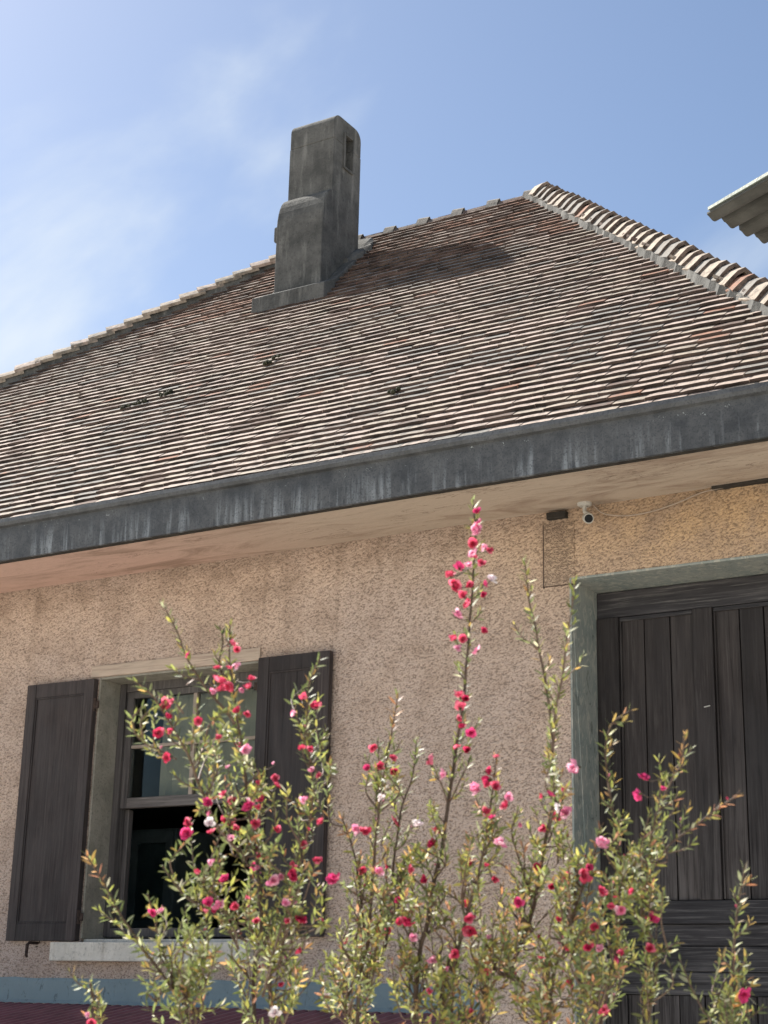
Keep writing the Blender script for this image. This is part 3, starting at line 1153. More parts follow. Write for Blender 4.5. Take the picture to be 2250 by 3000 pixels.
def shutter(x0, x1, z0, z1, y, hinge_right, th=.034, twist=0.0):
    so_ = MB()
    so_.box(x0 + .06, x1 - .06, y + .010, y + .022, z0 + .085, z1 - .07)          # panel board
    sh = obj('shutter', so_, M['shutter'], house, bevel=.002)
    parts = [sh]
    for (a0, a1, nm) in ((x0, x0 + .066, 'stile'), (x1 - .066, x1, 'stile')):
        q = MB()
        q.box(a0, a1, y, y + th, z0, z1)
        parts.append(obj(nm, q, M['shutter'], sh, bevel=.003))
    for (c0, c1) in ((z0, z0 + .09), (z1 - .075, z1)):
        q = MB()
        q.box(x0 + .066, x1 - .066, y + .002, y + th - .002, c0, c1)
        parts.append(obj('rail', q, M['shutter'], sh, bevel=.003))
    q = MB()
    q.box(x0 + .0665, x0 + .076, y + .004, y + .012, z0 + .09, z1 - .075)
    q.box(x1 - .076, x1 - .0665, y + .004, y + .012, z0 + .09, z1 - .075)
    q.box(x0 + .076, x1 - .076, y + .004, y + .012, z1 - .085, z1 - .0755)
    q.box(x0 + .076, x1 - .076, y + .004, y + .012, z0 + .0905, z0 + .10)
    obj('moulding', q, M['shutter'], sh, bevel=.002)
    hx = x1 if hinge_right else x0
    for hz in (z0 + .12, z1 - .14):
        q = MB()
        q.tube([(hx, y + th * .5, hz - .035), (hx, y + th * .5, hz + .035)], .011, 8)
        q.box(hx - .03, hx + .03, y + th * .5 - .003, y + th * .5 + .003, hz - .02, hz + .02)
        obj('hinge', q, M['iron'], sh)
    return sh


shutter(-6.290, -5.806, .272, 1.640, 6.452, True)
shutter(-4.712, -4.282, .292, 1.652, 6.440, False)
q = MB()
q.tube([(-6.098, 6.50, .262), (-6.098, 6.43, .262), (-6.098, 6.418, .250), (-6.098, 6.416, .200), (-6.098, 6.424, .190)], [.008, .008, .009, .008, .006], 8)
q.box(-6.112, -6.084, 6.494, 6.50, .24, .285)
obj('shutter_catch', q, M['iron'], house)

c = MB()
cn = 26
cx0, cx1 = -5.600, -4.76
pts = []
for i in range(cn + 1):
    xx = cx0 + (cx1 - cx0) * i / cn
    yy = 6.80 + .010 * sin(i * 1.5) + .006 * sin(i * .7 + 1)
    pts.append((xx, yy))
vs = [(x_, y_, .985) for x_, y_ in pts] + [(x_, y_, 1.63) for x_, y_ in pts]
vs += [(x_, y_ + .004, .985) for x_, y_ in pts] + [(x_, y_ + .004, 1.63) for x_, y_ in pts]
n_ = cn + 1
fs = [(i, i + 1, n_ + i + 1, n_ + i) for i in range(cn)] + [(2 * n_ + i, 3 * n_ + i, 3 * n_ + i + 1, 2 * n_ + i + 1) for i in range(cn)]
fs += [(i, 2 * n_ + i, 2 * n_ + i + 1, i + 1) for i in range(cn)]
c.add(vs, fs)
co = obj('reflection_panel', c, M['reflection_panel'])  # panel added to stand in for warm reflections in the upper panes
tag(co, 'beige panel added behind the upper window panes for their warm reflections', 'reflection_panel')
# glazed cupboard standing in the dark room
cb = thing('cupboard', 'dim blue cupboard with glass doors inside the open window', 'cupboard', (-6.7, 8.2, -.9))
q = MB()
q.box(-7.1, -6.42, 8.0, 8.4, -.9, 1.02)
obj('carcass', q, M['cab'], cb, bevel=.006)
for d0 in (-7.09, -6.76):
    q = MB()
    q.box(d0, d0 + .05, 7.975, 7.999, -.8, 1.0)
    q.box(d0 + .275, d0 + .325, 7.975, 7.999, -.8, 1.0)
    q.box(d0 + .05, d0 + .275, 7.975, 7.999, .93, 1.0)
    q.box(d0 + .05, d0 + .275, 7.975, 7.999, .42, .46)
    dr = obj('cupboard_door', q, M['cab'], cb, bevel=.003)
    q = MB()
    q.box(d0 + .05, d0 + .275, 7.985, 7.989, .46, .93)
    obj('pane', q, M['glass'], dr)

# ------------------------------------------------------------------ barn door
DY = 6.765
s = MB()
s.box(dx0, dx0 + .010, 6.488, DY + .06, -1.6, dz1)
s.box(dx1 - .010, dx1, 6.488, DY + .06, -1.6, dz1)
s.box(dx0 + .010, dx1 - .010, 6.488, DY + .06, 1.870, dz1)
obj('door_surround', s, M['teal'], house, bevel=.003)
X0, X1 = dx0 + .010, dx1 - .010
d = MB()
d.box(X0, X1, DY + .036, DY + .05, -1.55, 1.868)
door = obj('door', d, M['door'], house)


def dpart(nm, x0, x1, y0, y1, z0, z1, m='door', bev=.003):
    q_ = MB()
    q_.box(x0, x1, y0, y1, z0, z1)
    return obj(nm, q_, M[m], door, bevel=bev)


for a, b_ in ((X0 + .002, -2.893), (-2.531, -2.438), (-2.09, X1 - .002)):
    dpart('stile', a, b_, DY - .008, DY + .034, .457 if a != X0 + .002 else .457, 1.742)
dpart('rail', X0 + .002, X1 - .002, DY + .001, DY + .034, 1.744, 1.866, 'doorh')
rnd = random.Random(4)
for ed in ([-2.893, -2.774, -2.648, -2.531], [-2.438, -2.319, -2.207, -2.09]):
    for a, b_ in zip(ed[:-1], ed[1:]):
        dpart('plank', a + .0025, b_ - .0025, DY + .018 + rnd.uniform(-.002, .003), DY + .033, .458, 1.742, 'door', .003)
    q = MB()
    q.box(ed[0] + .003, ed[-1] - .003, DY + .002, DY + .014, 1.722, 1.7415)
    obj('moulding', q, M['doorh'], door, bevel=.004)
    for xx in (ed[0] + .003, ed[-1] - .012):
        q = MB()
        q.box(xx, xx + .009, DY + .003, DY + .013, .46, 1.721)
        obj('moulding', q, M['door'], door, bevel=.003)
dpart('rail', X0 + .002, X1 - .002, DY - .004, DY + .034, .358, .455, 'doorh')
dpart('board', X0 + .002, X1 - .002, DY + .013, DY + .034, .266, .3555, 'doorh')
dpart('board', X0 + .002, X1 - .002, DY + .005, DY + .034, .160, .2635, 'doorh')
dpart('board', X0 + .002, X1 - .002, DY + .009, DY + .034, .063, .1575, 'doorh')
edges = [X0 + .002, -2.893, -2.774, -2.654, -2.54, -2.43, -2.312, -2.2, -2.09, -1.98, X1 - .002]
for a, b_ in zip(edges[:-1], edges[1:]):
    dpart('plank', a + .0025, b_ - .0025, DY + .014 + rnd.uniform(-.003, .003), DY + .034, -1.5, .0605)
q = MB()
q.tube([(-2.490, DY + .002, 1.289), (-2.488, DY - .008, 1.290), (-2.462, DY - .008, 1.294), (-2.460, DY + .002, 1.294)], .0032, 6)
obj('staple', q, M['white'], door)

# ------------------------------------------------------------------ security camera under the soffit
cp0 = Vector((-2.905, 6.43, 2.208))
sca = thing('security_camera', 'small white bullet camera with dark lens hanging under the eaves', 'camera', cp0)
q = MB()
q.tube([cp0 + Vector((0, 0, .004)), cp0 + Vector((0, 0, -.010)), cp0 + Vector((0, 0, -.016))], [.034, .034, .026], 20)
obj('mount_plate', q, M['white'], sca, smooth=False)
q = MB()
hd = cp0 + Vector((.040, -.05, -.092))
q.tube([cp0 + Vector((0, 0, -.012)), cp0 + Vector((.004, -.008, -.045)), hd + Vector((0, .03, .02))], [.010, .009, .010], 10)
obj('arm', q, M['white'], sca)
dirv = (CAM - (hd + OFF)).normalized()
dirv = (dirv + Vector((.10, 0, -.05))).normalized()
q = MB()
q.tube([hd - dirv * .075, hd - dirv * .07, hd + dirv * .02, hd + dirv * .026, hd + dirv * .0265], [.014, .022, .0235, .0228, .018], 24)
obj('body', q, M['white'], sca)
q = MB()
q.tube([hd + dirv * .018, hd + dirv * .0282], [.0188, .0188], 24)
lens = obj('lens_window', q, M['black'], sca)
q = MB()
cpts = [cp0 + Vector((.03, .03, -.004)), Vector((-2.83, 6.476, 2.160)), Vector((-2.72, 6.478, 2.135)), Vector((-2.60, 6.478, 2.138)), Vector((-2.48, 6.478, 2.16)), Vector((-2.36, 6.478, 2.192)), Vector((-2.25, 6.476, 2.200))]
q.tube(catmull(cpts, 6), .0032, 6)
obj('cable', q, M['lintel'], sca)

# ------------------------------------------------------------------ lean-to below the window
lt = thing('lean_to', 'low lean-to with maroon corrugated roof and teal wall flashing', 'lean-to', (-6.6, 6.3, -1.6))
LX0, LX1 = -10.2, -3.46
q = MB()
n = 90
rndl = random.Random(8)
vs = []
for i in range(n + 1):
    xx = LX0 + (LX1 - LX0) * i / n
    zt_ = .078 + mnoise.noise(Vector((xx * 6, 0, 0))) * .006 + mnoise.noise(Vector((xx * 31, 4, 0))) * .003
    wob = mnoise.noise(Vector((xx * 3.2, 8, 0))) * .004
    vs += [(xx, 6.488, zt_ + .01), (xx, 6.484 + wob, zt_ - .005), (xx, 6.480 + wob * 1.6, .02), (xx, 6.474, -.02), (xx, 6.462, -.034), (xx, 6.462, -.038), (xx, 6.499, -.038), (xx, 6.499, zt_ + .01)]
fs = []
for i in range(n):
    for k in range(8):
        a, c_ = i * 8 + k, i * 8 + (k + 1) % 8
        fs.append((a, c_, c_ + 8, a + 8))
q.add(vs, fs)
obj('flashing', q, M['tealm'], lt)
q = MB()
pitch, amp = .066, .014
slope = math.tan(radians(9))
nper = int((LX1 - LX0) / pitch)
sub = 6
vs, fs = [], []
N = nper * sub
for i in range(N + 1):
    xx = LX0 + i * pitch / sub
    zz = amp * sin(2 * pi * i / sub)
    for yy in (6.478, 5.0):
        vs.append((xx, yy, -.047 + zz - (6.465 - yy) * slope))
        vs.append((xx, yy, -.051 + zz - (6.465 - yy) * slope))
for i in range(N):
    a = i * 4
    fs += [(a, a + 2, a + 6, a + 4), (a + 1, a + 5, a + 7, a + 3), (a, a + 4, a + 5, a + 1), (a + 2, a + 3, a + 7, a + 6)]
q.add(vs, fs)
obj('corrugated_sheet', q, M['maroon'], lt)
q = MB()
q.box(LX0, LX1, 5.06, 5.12, -.36, -.262)
obj('beam', q, M['door'], lt, bevel=.004)
for xx in (LX0 + .05, -6.8, LX1 - .13):
    q = MB()
    q.box(xx, xx + .08, 5.05, 5.13, -1.6, -.36)
    obj('post', q, M['door'], lt, bevel=.004)

# ------------------------------------------------------------------ neighbour's corrugated canopy at the right edge
A0 = ray(2071, 626) * 6.6
A0 = Vector((A0.x, A0.y, A0.z))
da = Vector((0.83, -0.55, -0.08)).normalized()        # along the corrugations, coming nearer
db = Vector((0.36, 0.93, -0.03)).normalized()          # along the eaves, going away
cn_ = thing('corrugated_canopy', 'corner of a grey corrugated canopy roof jutting in at upper right', 'canopy', (A0.x + 2.0, A0.y - .6, -1.6))
up = da.cross(db)
if up.z < 0:
    up = -up
q = MB()
LA, LB = 2.6, 2.8
per = .100
sub = 10
N = int(LB / per) * sub
vs, fs = [], []
rnd = random.Random(3)
jag = [rnd.uniform(-.012, .02) for _ in range(N // sub + 2)]
for i in range(N + 1):
    t = i / sub
    ph = t - math.floor(t)
    zz = .012 * (cos(2 * pi * ph)) + .022 * (ph - .5)
    for k, sdist in enumerate((jag[int(t)] if i else 0, LA)):
        p = A0 + db * (t * per) + da * sdist + up * zz
        vs += [p + up * .004, p - up * .004]
for i in range(N):
    a = i * 4
    fs += [(a, a + 2, a + 6, a + 4), (a + 1, a + 5, a + 7, a + 3), (a, a + 4, a + 5, a + 1), (a + 2, a + 3, a + 7, a + 6)]
fs += [(0, 1, 3, 2)]
q.add(vs, fs)
obj('corrugated_sheet', q, M['sheet'], cn_)
q = MB()
e0, e1 = A0 + da * .01, A0 + da * LA
sq = [(-db * .010 + up * .020), (-db * .010 + up * .044), (db * .03 + up * .050), (db * .03 + up * .026)]
vs = [e0 + v * .55 for v in sq] + [e1 + v for v in sq]
q.add(vs, [(0, 1, 5, 4), (1, 2, 6, 5), (2, 3, 7, 6), (3, 0, 4, 7), (3, 2, 1, 0), (4, 5, 6, 7)])
obj('edge_trim', q, M['sheettrim'], cn_)
for sa, sb in ((1.1, .5), (1.1, 2.5), (2.4, .5), (2.4, 2.5)):
    p = A0 + da * sa + db * sb
    q = MB()
    q.box(p.x - .05, p.x + .05, p.y - .05, p.y + .05, -1.6, p.z - .09)
    obj('post', q, M['sashh'], cn_, bevel=.004)
for sa in (1.1, 2.4):
    q = MB()
    p0, p1 = A0 + da * sa + db * .35 - up * .055, A0 + da * sa + db * 2.75 - up * .055
    q.tube([p0, p1], .03, 4)
    obj('purlin', q, M['sashh'], cn_)

# ------------------------------------------------------------------ flowering shrub, two metres from the camera
rnd = random.Random(2024)
gx = at(1180, 3000, 2.1)
shrub = bpy.data.objects.new('flowering_shrub', None)
shrub.location = (gx.x, gx.y, 0)
shrub.empty_display_size = .2
COL.objects.link(shrub)
tag(shrub, 'tall twiggy shrub with tiny leaves and crimson and pink blossoms in front of the house', 'shrub')

# main branches, tip first: image track, distance at the tip and low down, share of its length that is leafy, tip colour
STEMS = [
    ([(1385, 1462), (1388, 1560), (1388, 1660), (1376, 1850), (1354, 2080), (1322, 2280), (1295, 2480), (1255, 2700), (1215, 3010)], 2.02, 2.10, .45, 'g'),
    ([(1535, 1640), (1555, 1780), (1590, 1950), (1612, 2100), (1622, 2300), (1600, 2450), (1565, 2650), (1490, 2850), (1410, 3010)], 1.98, 2.06, .62, 'y'),
    ([(1688, 1700), (1664, 1840), (1648, 1980), (1630, 2080), (1620, 2200)], 2.0, 2.0, .9, 'y'),
    ([(1848, 2080), (1790, 2122), (1772, 2200), (1785, 2300), (1800, 2420), (1820, 2560), (1800, 2800), (1760, 3010)], 1.92, 2.0, .9, 'o'),
    ([(2004, 2150), (1990, 2240), (1945, 2330), (1910, 2440), (1895, 2560), (1880, 2680), (1912, 2800), (1895, 3010)], 1.90, 1.98, .8, 'r'),
    ([(2165, 2325), (2100, 2372), (2030, 2425), (1965, 2470), (1915, 2545)], 1.88, 1.9, .95, 'r'),
    ([(1930, 2220), (1935, 2320), (1905, 2440)], 1.92, 1.9, .95, 'y'),
    ([(1990, 2760), (1950, 2780), (1910, 2800)], 1.92, 1.95, .95, 'g'),
    ([(2182, 2535), (2165, 2640), (2155, 2760), (2150, 2860), (2125, 3010)], 1.86, 1.92, .92, 'w'),
    ([(2060, 2960), (2085, 2985), (2110, 3010)], 1.88, 1.92, .9, 'g'),
    ([(2235, 2950), (2190, 2985), (2140, 3015)], 1.9, 1.92, .9, 'g'),
    ([(672, 1825), (678, 1950), (690, 2080), (712, 2200), (725, 2350), (750, 2500), (765, 2750), (745, 3010)], 1.98, 2.1, .6, 'y'),
    ([(478, 1768), (515, 1850), (548, 1930), (590, 2000), (650, 2070), (690, 2120)], 1.96, 2.0, .95, 'w'),
    ([(640, 1832), (655, 1880), (640, 1950), (665, 2010)], 1.98, 2.0, .95, 'g'),
    ([(390, 1990), (440, 2030), (480, 2090), (530, 2170), (565, 2240), (592, 2320), (640, 2420), (720, 2520)], 1.95, 2.05, .85, 'g'),
    ([(378, 2128), (420, 2175), (470, 2200), (520, 2225)], 1.95, 1.97, .95, 'g'),
    ([(575, 2060), (570, 2120), (560, 2200)], 1.95, 1.97, .95, 'g'),
    ([(940, 1925), (905, 2000), (902, 2100), (905, 2200), (915, 2330), (890, 2480), (850, 2640), (820, 2820), (800, 3010)], 1.97, 2.08, .75, 'g'),
    ([(250, 2500), (300, 2580), (345, 2670), (395, 2740), (440, 2810), (500, 2900), (535, 3010)], 1.88, 1.95, .95, 'r'),
    ([(478, 2535), (520, 2600), (580, 2650), (650, 2700), (700, 2780)], 1.9, 1.98, .9, 'g'),
    ([(570, 2540), (600, 2600), (650, 2660), (700, 2720)], 1.92, 1.98, .9, 'g'),
    ([(430, 2620), (450, 2690), (470, 2770), (500, 2850)], 1.9, 1.96, .9, 'g'),
    ([(520, 2830), (540, 2880), (560, 2940), (575, 3010)], 1.9, 1.94, .95, 'y'),
    ([(255, 2975), (275, 2995), (290, 3015)], 1.86, 1.9, .9, 'r'),
    ([(1168, 2030), (1150, 2140), (1125, 2260), (1105, 2400), (1095, 2560), (1078, 2760), (1050, 3010)], 2.06, 2.15, .75, 'r'),
    ([(1105, 2170), (1110, 2260), (1105, 2350)], 2.06, 2.1, .9, 'g'),
    ([(1222, 2165), (1205, 2280), (1170, 2400), (1150, 2560), (1130, 2780)], 2.08, 2.14, .6, 'g'),
    ([(1258, 2230), (1290, 2290), (1310, 2350)], 2.05, 2.07, .4, 'g'),
    ([(1378, 2225), (1345, 2290), (1322, 2340)], 2.05, 2.06, .5, 'g'),
    ([(1455, 2215), (1445, 2300), (1430, 2400), (1415, 2500), (1380, 2640), (1330, 2830), (1290, 3010)], 1.98, 2.06, .7, 'r'),
    ([(1520, 2370), (1500, 2440), (1530, 2540), (1560, 2660)], 2.0, 2.06, .7, 'g'),
    ([(1650, 2310), (1635, 2390), (1605, 2470)], 1.98, 2.0, .8, 'g'),
    ([(1760, 2420), (1735, 2520), (1700, 2620), (1650, 2780), (1600, 3010)], 1.94, 2.02, .8, 'r'),
    ([(880, 2460), (860, 2560), (835, 2680), (800, 2800), (770, 2920)], 1.98, 2.04, .85, 'g'),
    ([(1000, 2390), (1030, 2470), (1050, 2580), (1065, 2720)], 2.1, 2.14, .7, 'r'),
    ([(1700, 2900), (1720, 2950), (1740, 3010)], 1.9, 1.93, .9, 'o'),
]


PAL = dict(
    g=[(.12, .155, .06), (.18, .215, .085), (.28, .30, .14), (.15, .185, .09)],
    y=[(.36, .35, .09), (.29, .31, .08), (.44, .39, .11), (.24, .26, .08)],
    r=[(.50, .19, .11), (.46, .24, .11), (.54, .29, .15), (.40, .17, .12)],
    o=[(.54, .33, .10), (.48, .30, .10), (.40, .32, .10)],
    c=[(.52, .52, .36), (.58, .54, .40), (.46, .48, .30)],  # cream: sunlit highlights painted as leaf colour
    w=[(.36, .36, .25), (.42, .33, .26), (.28, .31, .20)],
)
leaves = []          # (base, dir, normal, length, colour)


def leafy(path, start, spacing, lmin, lmax, tip, tiplen, young=.15, ang=(35, 70)):
    """leaves set round a path (tip first) from arc length 0 to start"""
    acc, phi = 0.0, rnd.random() * 6
    nxt = 0.002
    for a, b in zip(path[:-1], path[1:]):
        seg = (b - a).length
        while nxt < acc + seg:
            if nxt > start:
                return
            p = a + (b - a) * ((nxt - acc) / max(seg, 1e-6))
            d = (a - b).normalized()
            u = d.orthogonal().normalized()
            v = d.cross(u)
            phi += 2.4 + rnd.uniform(-.3, .3)
            rad = u * cos(phi) + v * sin(phi)
            th = radians(rnd.uniform(*ang)) * min(1, .45 + nxt / .03)
            ld = (d * cos(th) + rad * sin(th) + Vector((0, 0, rnd.uniform(-.05, .25)))).normalized()
            if nxt < tiplen and rnd.random() < .75:
                c = rnd.choice(PAL[tip])
            else:
                q = rnd.random()
                c = rnd.choice(PAL['c'] if q > .90 else PAL['g'] if q > .24 + young else PAL['y'] if q > young * .62 else PAL['o'] if q > young * .34 else PAL['r'])
            k = rnd.choice((.45, .7, 1.0, 1.3, 1.6))
            L = rnd.uniform(lmin, lmax) * min(1, .55 + nxt / .02)
            nrm = (rad * -cos(th) + d * sin(th) + Vector((rnd.gauss(0, .25), rnd.gauss(0, .25), rnd.gauss(0, .25)))).normalized()
            leaves.append((p, ld, nrm, L, tuple(x * k for x in c)))
            nxt += spacing * rnd.uniform(.6, 1.4)
        acc += seg


nodes = []           # points that twigs and blossoms can spring from: (point, px, py)


def to_px(p):
    q = p - CAM
    d = q.dot(FWD)
    return 1125 + q.dot(RGT) / d * 4700, 1500 - q.dot(UP_) / d * 4700


def reg(path):
    for p in path:
        x_, y_ = to_px(p)
        nodes.append((p, x_, y_))


twigs = MB()
for si, (tr, d0, d1, lf, tip) in enumerate(STEMS):
    n = len(tr)
    P = [at(x_, y_, d0 + (d1 - d0) * i / (n - 1)) for i, (x_, y_) in enumerate(tr)]
    low = tr[-1][1] > 2990
    if low:
        b0 = Vector((gx.x + rnd.uniform(-.13, .13), gx.y + rnd.uniform(-.10, .10), -.03))
        lastp = P[-1]
        P += [lastp.lerp(b0, .45) + Vector((rnd.uniform(-.03, .03), rnd.uniform(-.03, .03), 0)), b0]
    path = catmull(P)
    path = [p + Vector((mnoise.noise(p * 22 + Vector((si, 0, 0))), mnoise.noise(p * 22 + Vector((0, si, 5))), 0)) * .0025 for p in path]
    L = sum((b - a).length for a, b in zip(path[:-1], path[1:]))
    acc, rad = 0.0, []
    for i, p in enumerate(path):
        if i:
            acc += (p - path[i - 1]).length
        rad.append(.00075 + .0042 * min(1.0, acc / 1.1) ** .8)
    mb = MB()
    mb.tube([p - OFF for p in path], rad, 6)
    obj('branch', mb, M['bark'], shrub, smooth=True)
    vispath = [p for p in path if p.z > 1.38]
    reg(vispath)
    Lv = sum((b - a).length for a, b in zip(vispath[:-1], vispath[1:]))
    leafy(vispath, Lv * lf, .0037, .0105, .0170, tip, .05 if tip in 'ro' else .035)
    # short side shoots
    acc = 0
    nxt = .03
    for a, b in zip(vispath[:-1], vispath[1:]):
        seg = (b - a).length
        while nxt < acc + seg:
            if nxt < Lv * min(1, lf + .35):
                p = a + (b - a) * ((nxt - acc) / max(seg, 1e-6))
                d = (a - b).normalized()
                t = rnd.random() * 2 * pi
                u = d.orthogonal().normalized()
                side = u * cos(t) + d.cross(u) * sin(t)
                ln = rnd.uniform(.012, .045) * (1 if nxt > .08 else .5)
                e = p + (d * .8 + side * .75 + Vector((0, 0, .25))).normalized() * ln
                m = p.lerp(e, .5) + side * ln * .12
                tw = catmull([e, m, p], 4)
                twigs.tube([q - OFF for q in tw], [.0005 + .0006 * i / len(tw) for i in range(len(tw))], 4, cap=False)
                leafy(tw, ln * .9, .0034, .0095, .0160, 'y' if rnd.random() < .6 else 'o', .012)
                reg(tw)
            nxt += rnd.uniform(.012, .036)
        acc += seg

# leafy masses low down: (centre px, spread px, twigs, youngness)
CLUMPS = [
    (690, 2150, 60, 90, 16, .1), (735, 2330, 95, 110, 34, .2), (715, 2480, 110, 90, 30, .2), (640, 2640, 150, 110, 40, .15), (780, 2620, 110, 120, 34, .2),
    (560, 2760, 120, 90, 22, .15), (700, 2830, 190, 110, 52, .25), (520, 2900, 90, 80, 14, .1), (880, 2760, 90, 130, 22, .2), (910, 2640, 50, 70, 8, .1),
    (905, 2080, 45, 70, 10, .1), (915, 2290, 40, 90, 10, .15), (600, 2150, 60, 60, 12, .1), (440, 2060, 50, 50, 9, .1),
    (1125, 2300, 50, 110, 16, .2), (1150, 2530, 110, 110, 46, .3), (1090, 2700, 130, 120, 42, .3), (1230, 2640, 110, 120, 36, .35), (1180, 2860, 180, 110, 56, .35),
    (1000, 2880, 110, 100, 24, .3), (1330, 2760, 110, 140, 34, .4), (1420, 2560, 90, 120, 22, .5), (1560, 2580, 110, 110, 34, .35), (1480, 2760, 140, 120, 48, .45),
    (1400, 2900, 160, 90, 46, .45), (1700, 2560, 90, 100, 30, .35), (1660, 2720, 120, 110, 40, .35), (1760, 2680, 100, 110, 34, .3), (1620, 2890, 150, 90, 44, .4),
    (1800, 2840, 110, 110, 30, .3), (1890, 2640, 70, 100, 22, .2), (1820, 2480, 60, 100, 16, .25), (1920, 2430, 60, 90, 16, .25), (1940, 2780, 70, 60, 12, .15),
    (1600, 2230, 40, 90, 8, .2), (1420, 2400, 50, 90, 10, .4), (2140, 2900, 50, 70, 12, .15), (1640, 2420, 50, 80, 12, .3), (1280, 2420, 70, 70, 8, .3),
]
base_nodes = list(nodes)
for cx, cy, sx, sy, cnt, yg in CLUMPS:
    for _ in range(int(cnt * .62)):
        px, py = rnd.gauss(cx, sx * .62), rnd.gauss(cy, sy * .62)
        best, bd = None, 1e9
        for q in rnd.sample(base_nodes, min(420, len(base_nodes))):
            dy = q[2] - py
            dd = (q[1] - px) ** 2 + (dy - 110) ** 2 * .6 + (0 if dy > 20 else 90000)
            if dd < bd:
                best, bd = q, dd
        o_ = best[0]
        dist = (o_ - CAM).dot(FWD)
        tipp = at(px, py, max(1.84, dist + rnd.uniform(-.11, .10)))
        v = tipp - o_
        if v.length > .19:
            tipp = o_ + v * (.19 / v.length)
        bow = Vector((rnd.gauss(0, .010), rnd.gauss(0, .010), -.012 if rnd.random() < .3 else .006))
        tw = catmull([tipp, tipp.lerp(o_, .35) + bow * .6, tipp.lerp(o_, .7) + bow, o_], 5)
        ln = (tipp - o_).length
        twigs.tube([q - OFF for q in tw], [.00045 + .0011 * i / len(tw) for i in range(len(tw))], 4, cap=False)
        leafy(tw, min(ln * .85, rnd.uniform(.05, .12)), .0040, .0098, .0172, 'r' if rnd.random() < yg * .75 else 'y' if rnd.random() < .5 else 'g', .018, yg)
        reg(tw)
two = obj('twigs', twigs, M['bark'], shrub, smooth=True, kind='stuff')


def leaf_geo(p, d, n, L, mb, c, wf=.15):
    s = d.cross(n)
    if s.length < 1e-4:
        s = d.orthogonal()
    s.normalize()
    n = s.cross(d)
    w_ = L * wf
    mid = p + d * L * .5 - n * L * .03
    vs = [p, mid + s * w_ * .95 + n * w_ * .35 - d * L * .12, p + d * L * 1.0 - n * L * .02, mid - s * w_ * .95 + n * w_ * .35 - d * L * .12, p + d * L * .36, p + d * L * .72 + n * 0,
          p + d * L * .74 + s * w_ * .66 + n * w_ * .15, p + d * L * .74 - s * w_ * .66 + n * w_ * .15]
    mb.add(vs, [(0, 4, 1), (0, 3, 4), (4, 5, 6, 1), (4, 3, 7, 5), (5, 2, 6), (5, 7, 2)], 0, c)


# the largest, nearest leaves are leaves of their own; the thousands left over are one mass
lv = []
for i, l in enumerate(leaves):
    x_, y_ = to_px(l[0])
    if 0 < x_ < 2250 and 0 < y_ < 2990:
        lv.append((l[3] / (l[0] - CAM).length, i))
lv.sort(reverse=True)
pick = set(i for _, i in lv[:300])
lmesh = []
for c in PAL['g'] + PAL['y'] + PAL['w'] + PAL['c'] + PAL['o'][:2] + PAL['r'][:2]:
    mb = MB()
    leaf_geo(Vector((0, 0, 0)), Vector((0, 1, 0)), Vector((0, 0, 1)), 1.0, mb, c)
    lmesh.append((c, mb.mesh('leaf', M['leaf'], shift=False, attr='tintc')))
fol = MB()
for i, (p, d, n, L, c) in enumerate(leaves):
    if i in pick:
        me = min(lmesh, key=lambda q: sum((a - b) ** 2 for a, b in zip(q[0], c)))[1]
        s = d.cross(n).normalized()
        nn = s.cross(d)
        m = (Matrix((s * L, d * L, nn * L)).transposed()).to_4x4()
        m.translation = p
        link('leaf', me, shrub, m)
    else:
        leaf_geo(p, d, n, L, fol, c, rnd.uniform(.105, .155))
fo = link('foliage', fol.mesh('foliage', M['leaf'], shift=False, attr='tintc'), shrub)
fo['kind'] = 'stuff'

# ---- blossoms: crimson, pink, white
FL = []


def fl(ox, oy, s, txt):
    for w_ in txt.split():
        a, b, c, z = w_.split(',')
        FL.append((ox + float(a) * s, oy + float(b) * s, c, float(z)))


fl(0, 1650, .678, '1000,352,R,1.15 1022,375,R,.8 940,455,R,.8 990,455,R,.8 1018,432,P,.8 945,518,R,1.1 1000,525,R,1.15 918,562,P,1.1 960,546,R,.9 1085,505,R,1 1075,540,R,.9 '
   '1045,550,P,.8 1065,655,R,.8 700,612,R,1.25 746,597,R,.5 728,670,D,.9 685,732,R,1 740,728,R,.9 858,685,R,.7 1035,793,K,1.05 985,883,P,.7 1190,930,R,.7 1197,965,R,.9 972,1000,R,1 '
   '900,1038,K,1.15 905,1085,P,.8 905,1122,W,.9 980,1120,R,1.2 1012,1150,R,.9 915,1165,R,.9 810,1126,R,1 802,1175,K,1.1 1000,1190,P,.9 1130,1025,R,.8 1190,1150,R,.7 1330,1150,R,.6 '
   '1310,1222,R,.8 1365,622,R,1.35 1310,590,R,1 1275,650,P,.8 1340,805,R,.6 1380,920,R,.7 1315,1030,P,.9 1185,865,P,.5 970,1372,K,1.05 1180,1372,P,1.1 1215,1355,P,.9 955,1480,P,1.2 '
   '1440,1372,K,1 1068,1450,R,.8 1300,1552,D,1.35 1300,1682,R,1.1 1215,1822,R,.7 1405,1860,W,.7 1190,1945,W,1.1 382,1952,P,.7 395,1985,R,.7 1620,803,R,1 1642,880,R,1 1640,1005,W,.9 '
   '1580,1165,R,1 1545,1150,P,.8 1570,1335,R,1.1 1635,1340,P,1 1630,1600,R,1.1 1497,1632,R,1 1265,1300,R,.6 1110,950,R,.6')
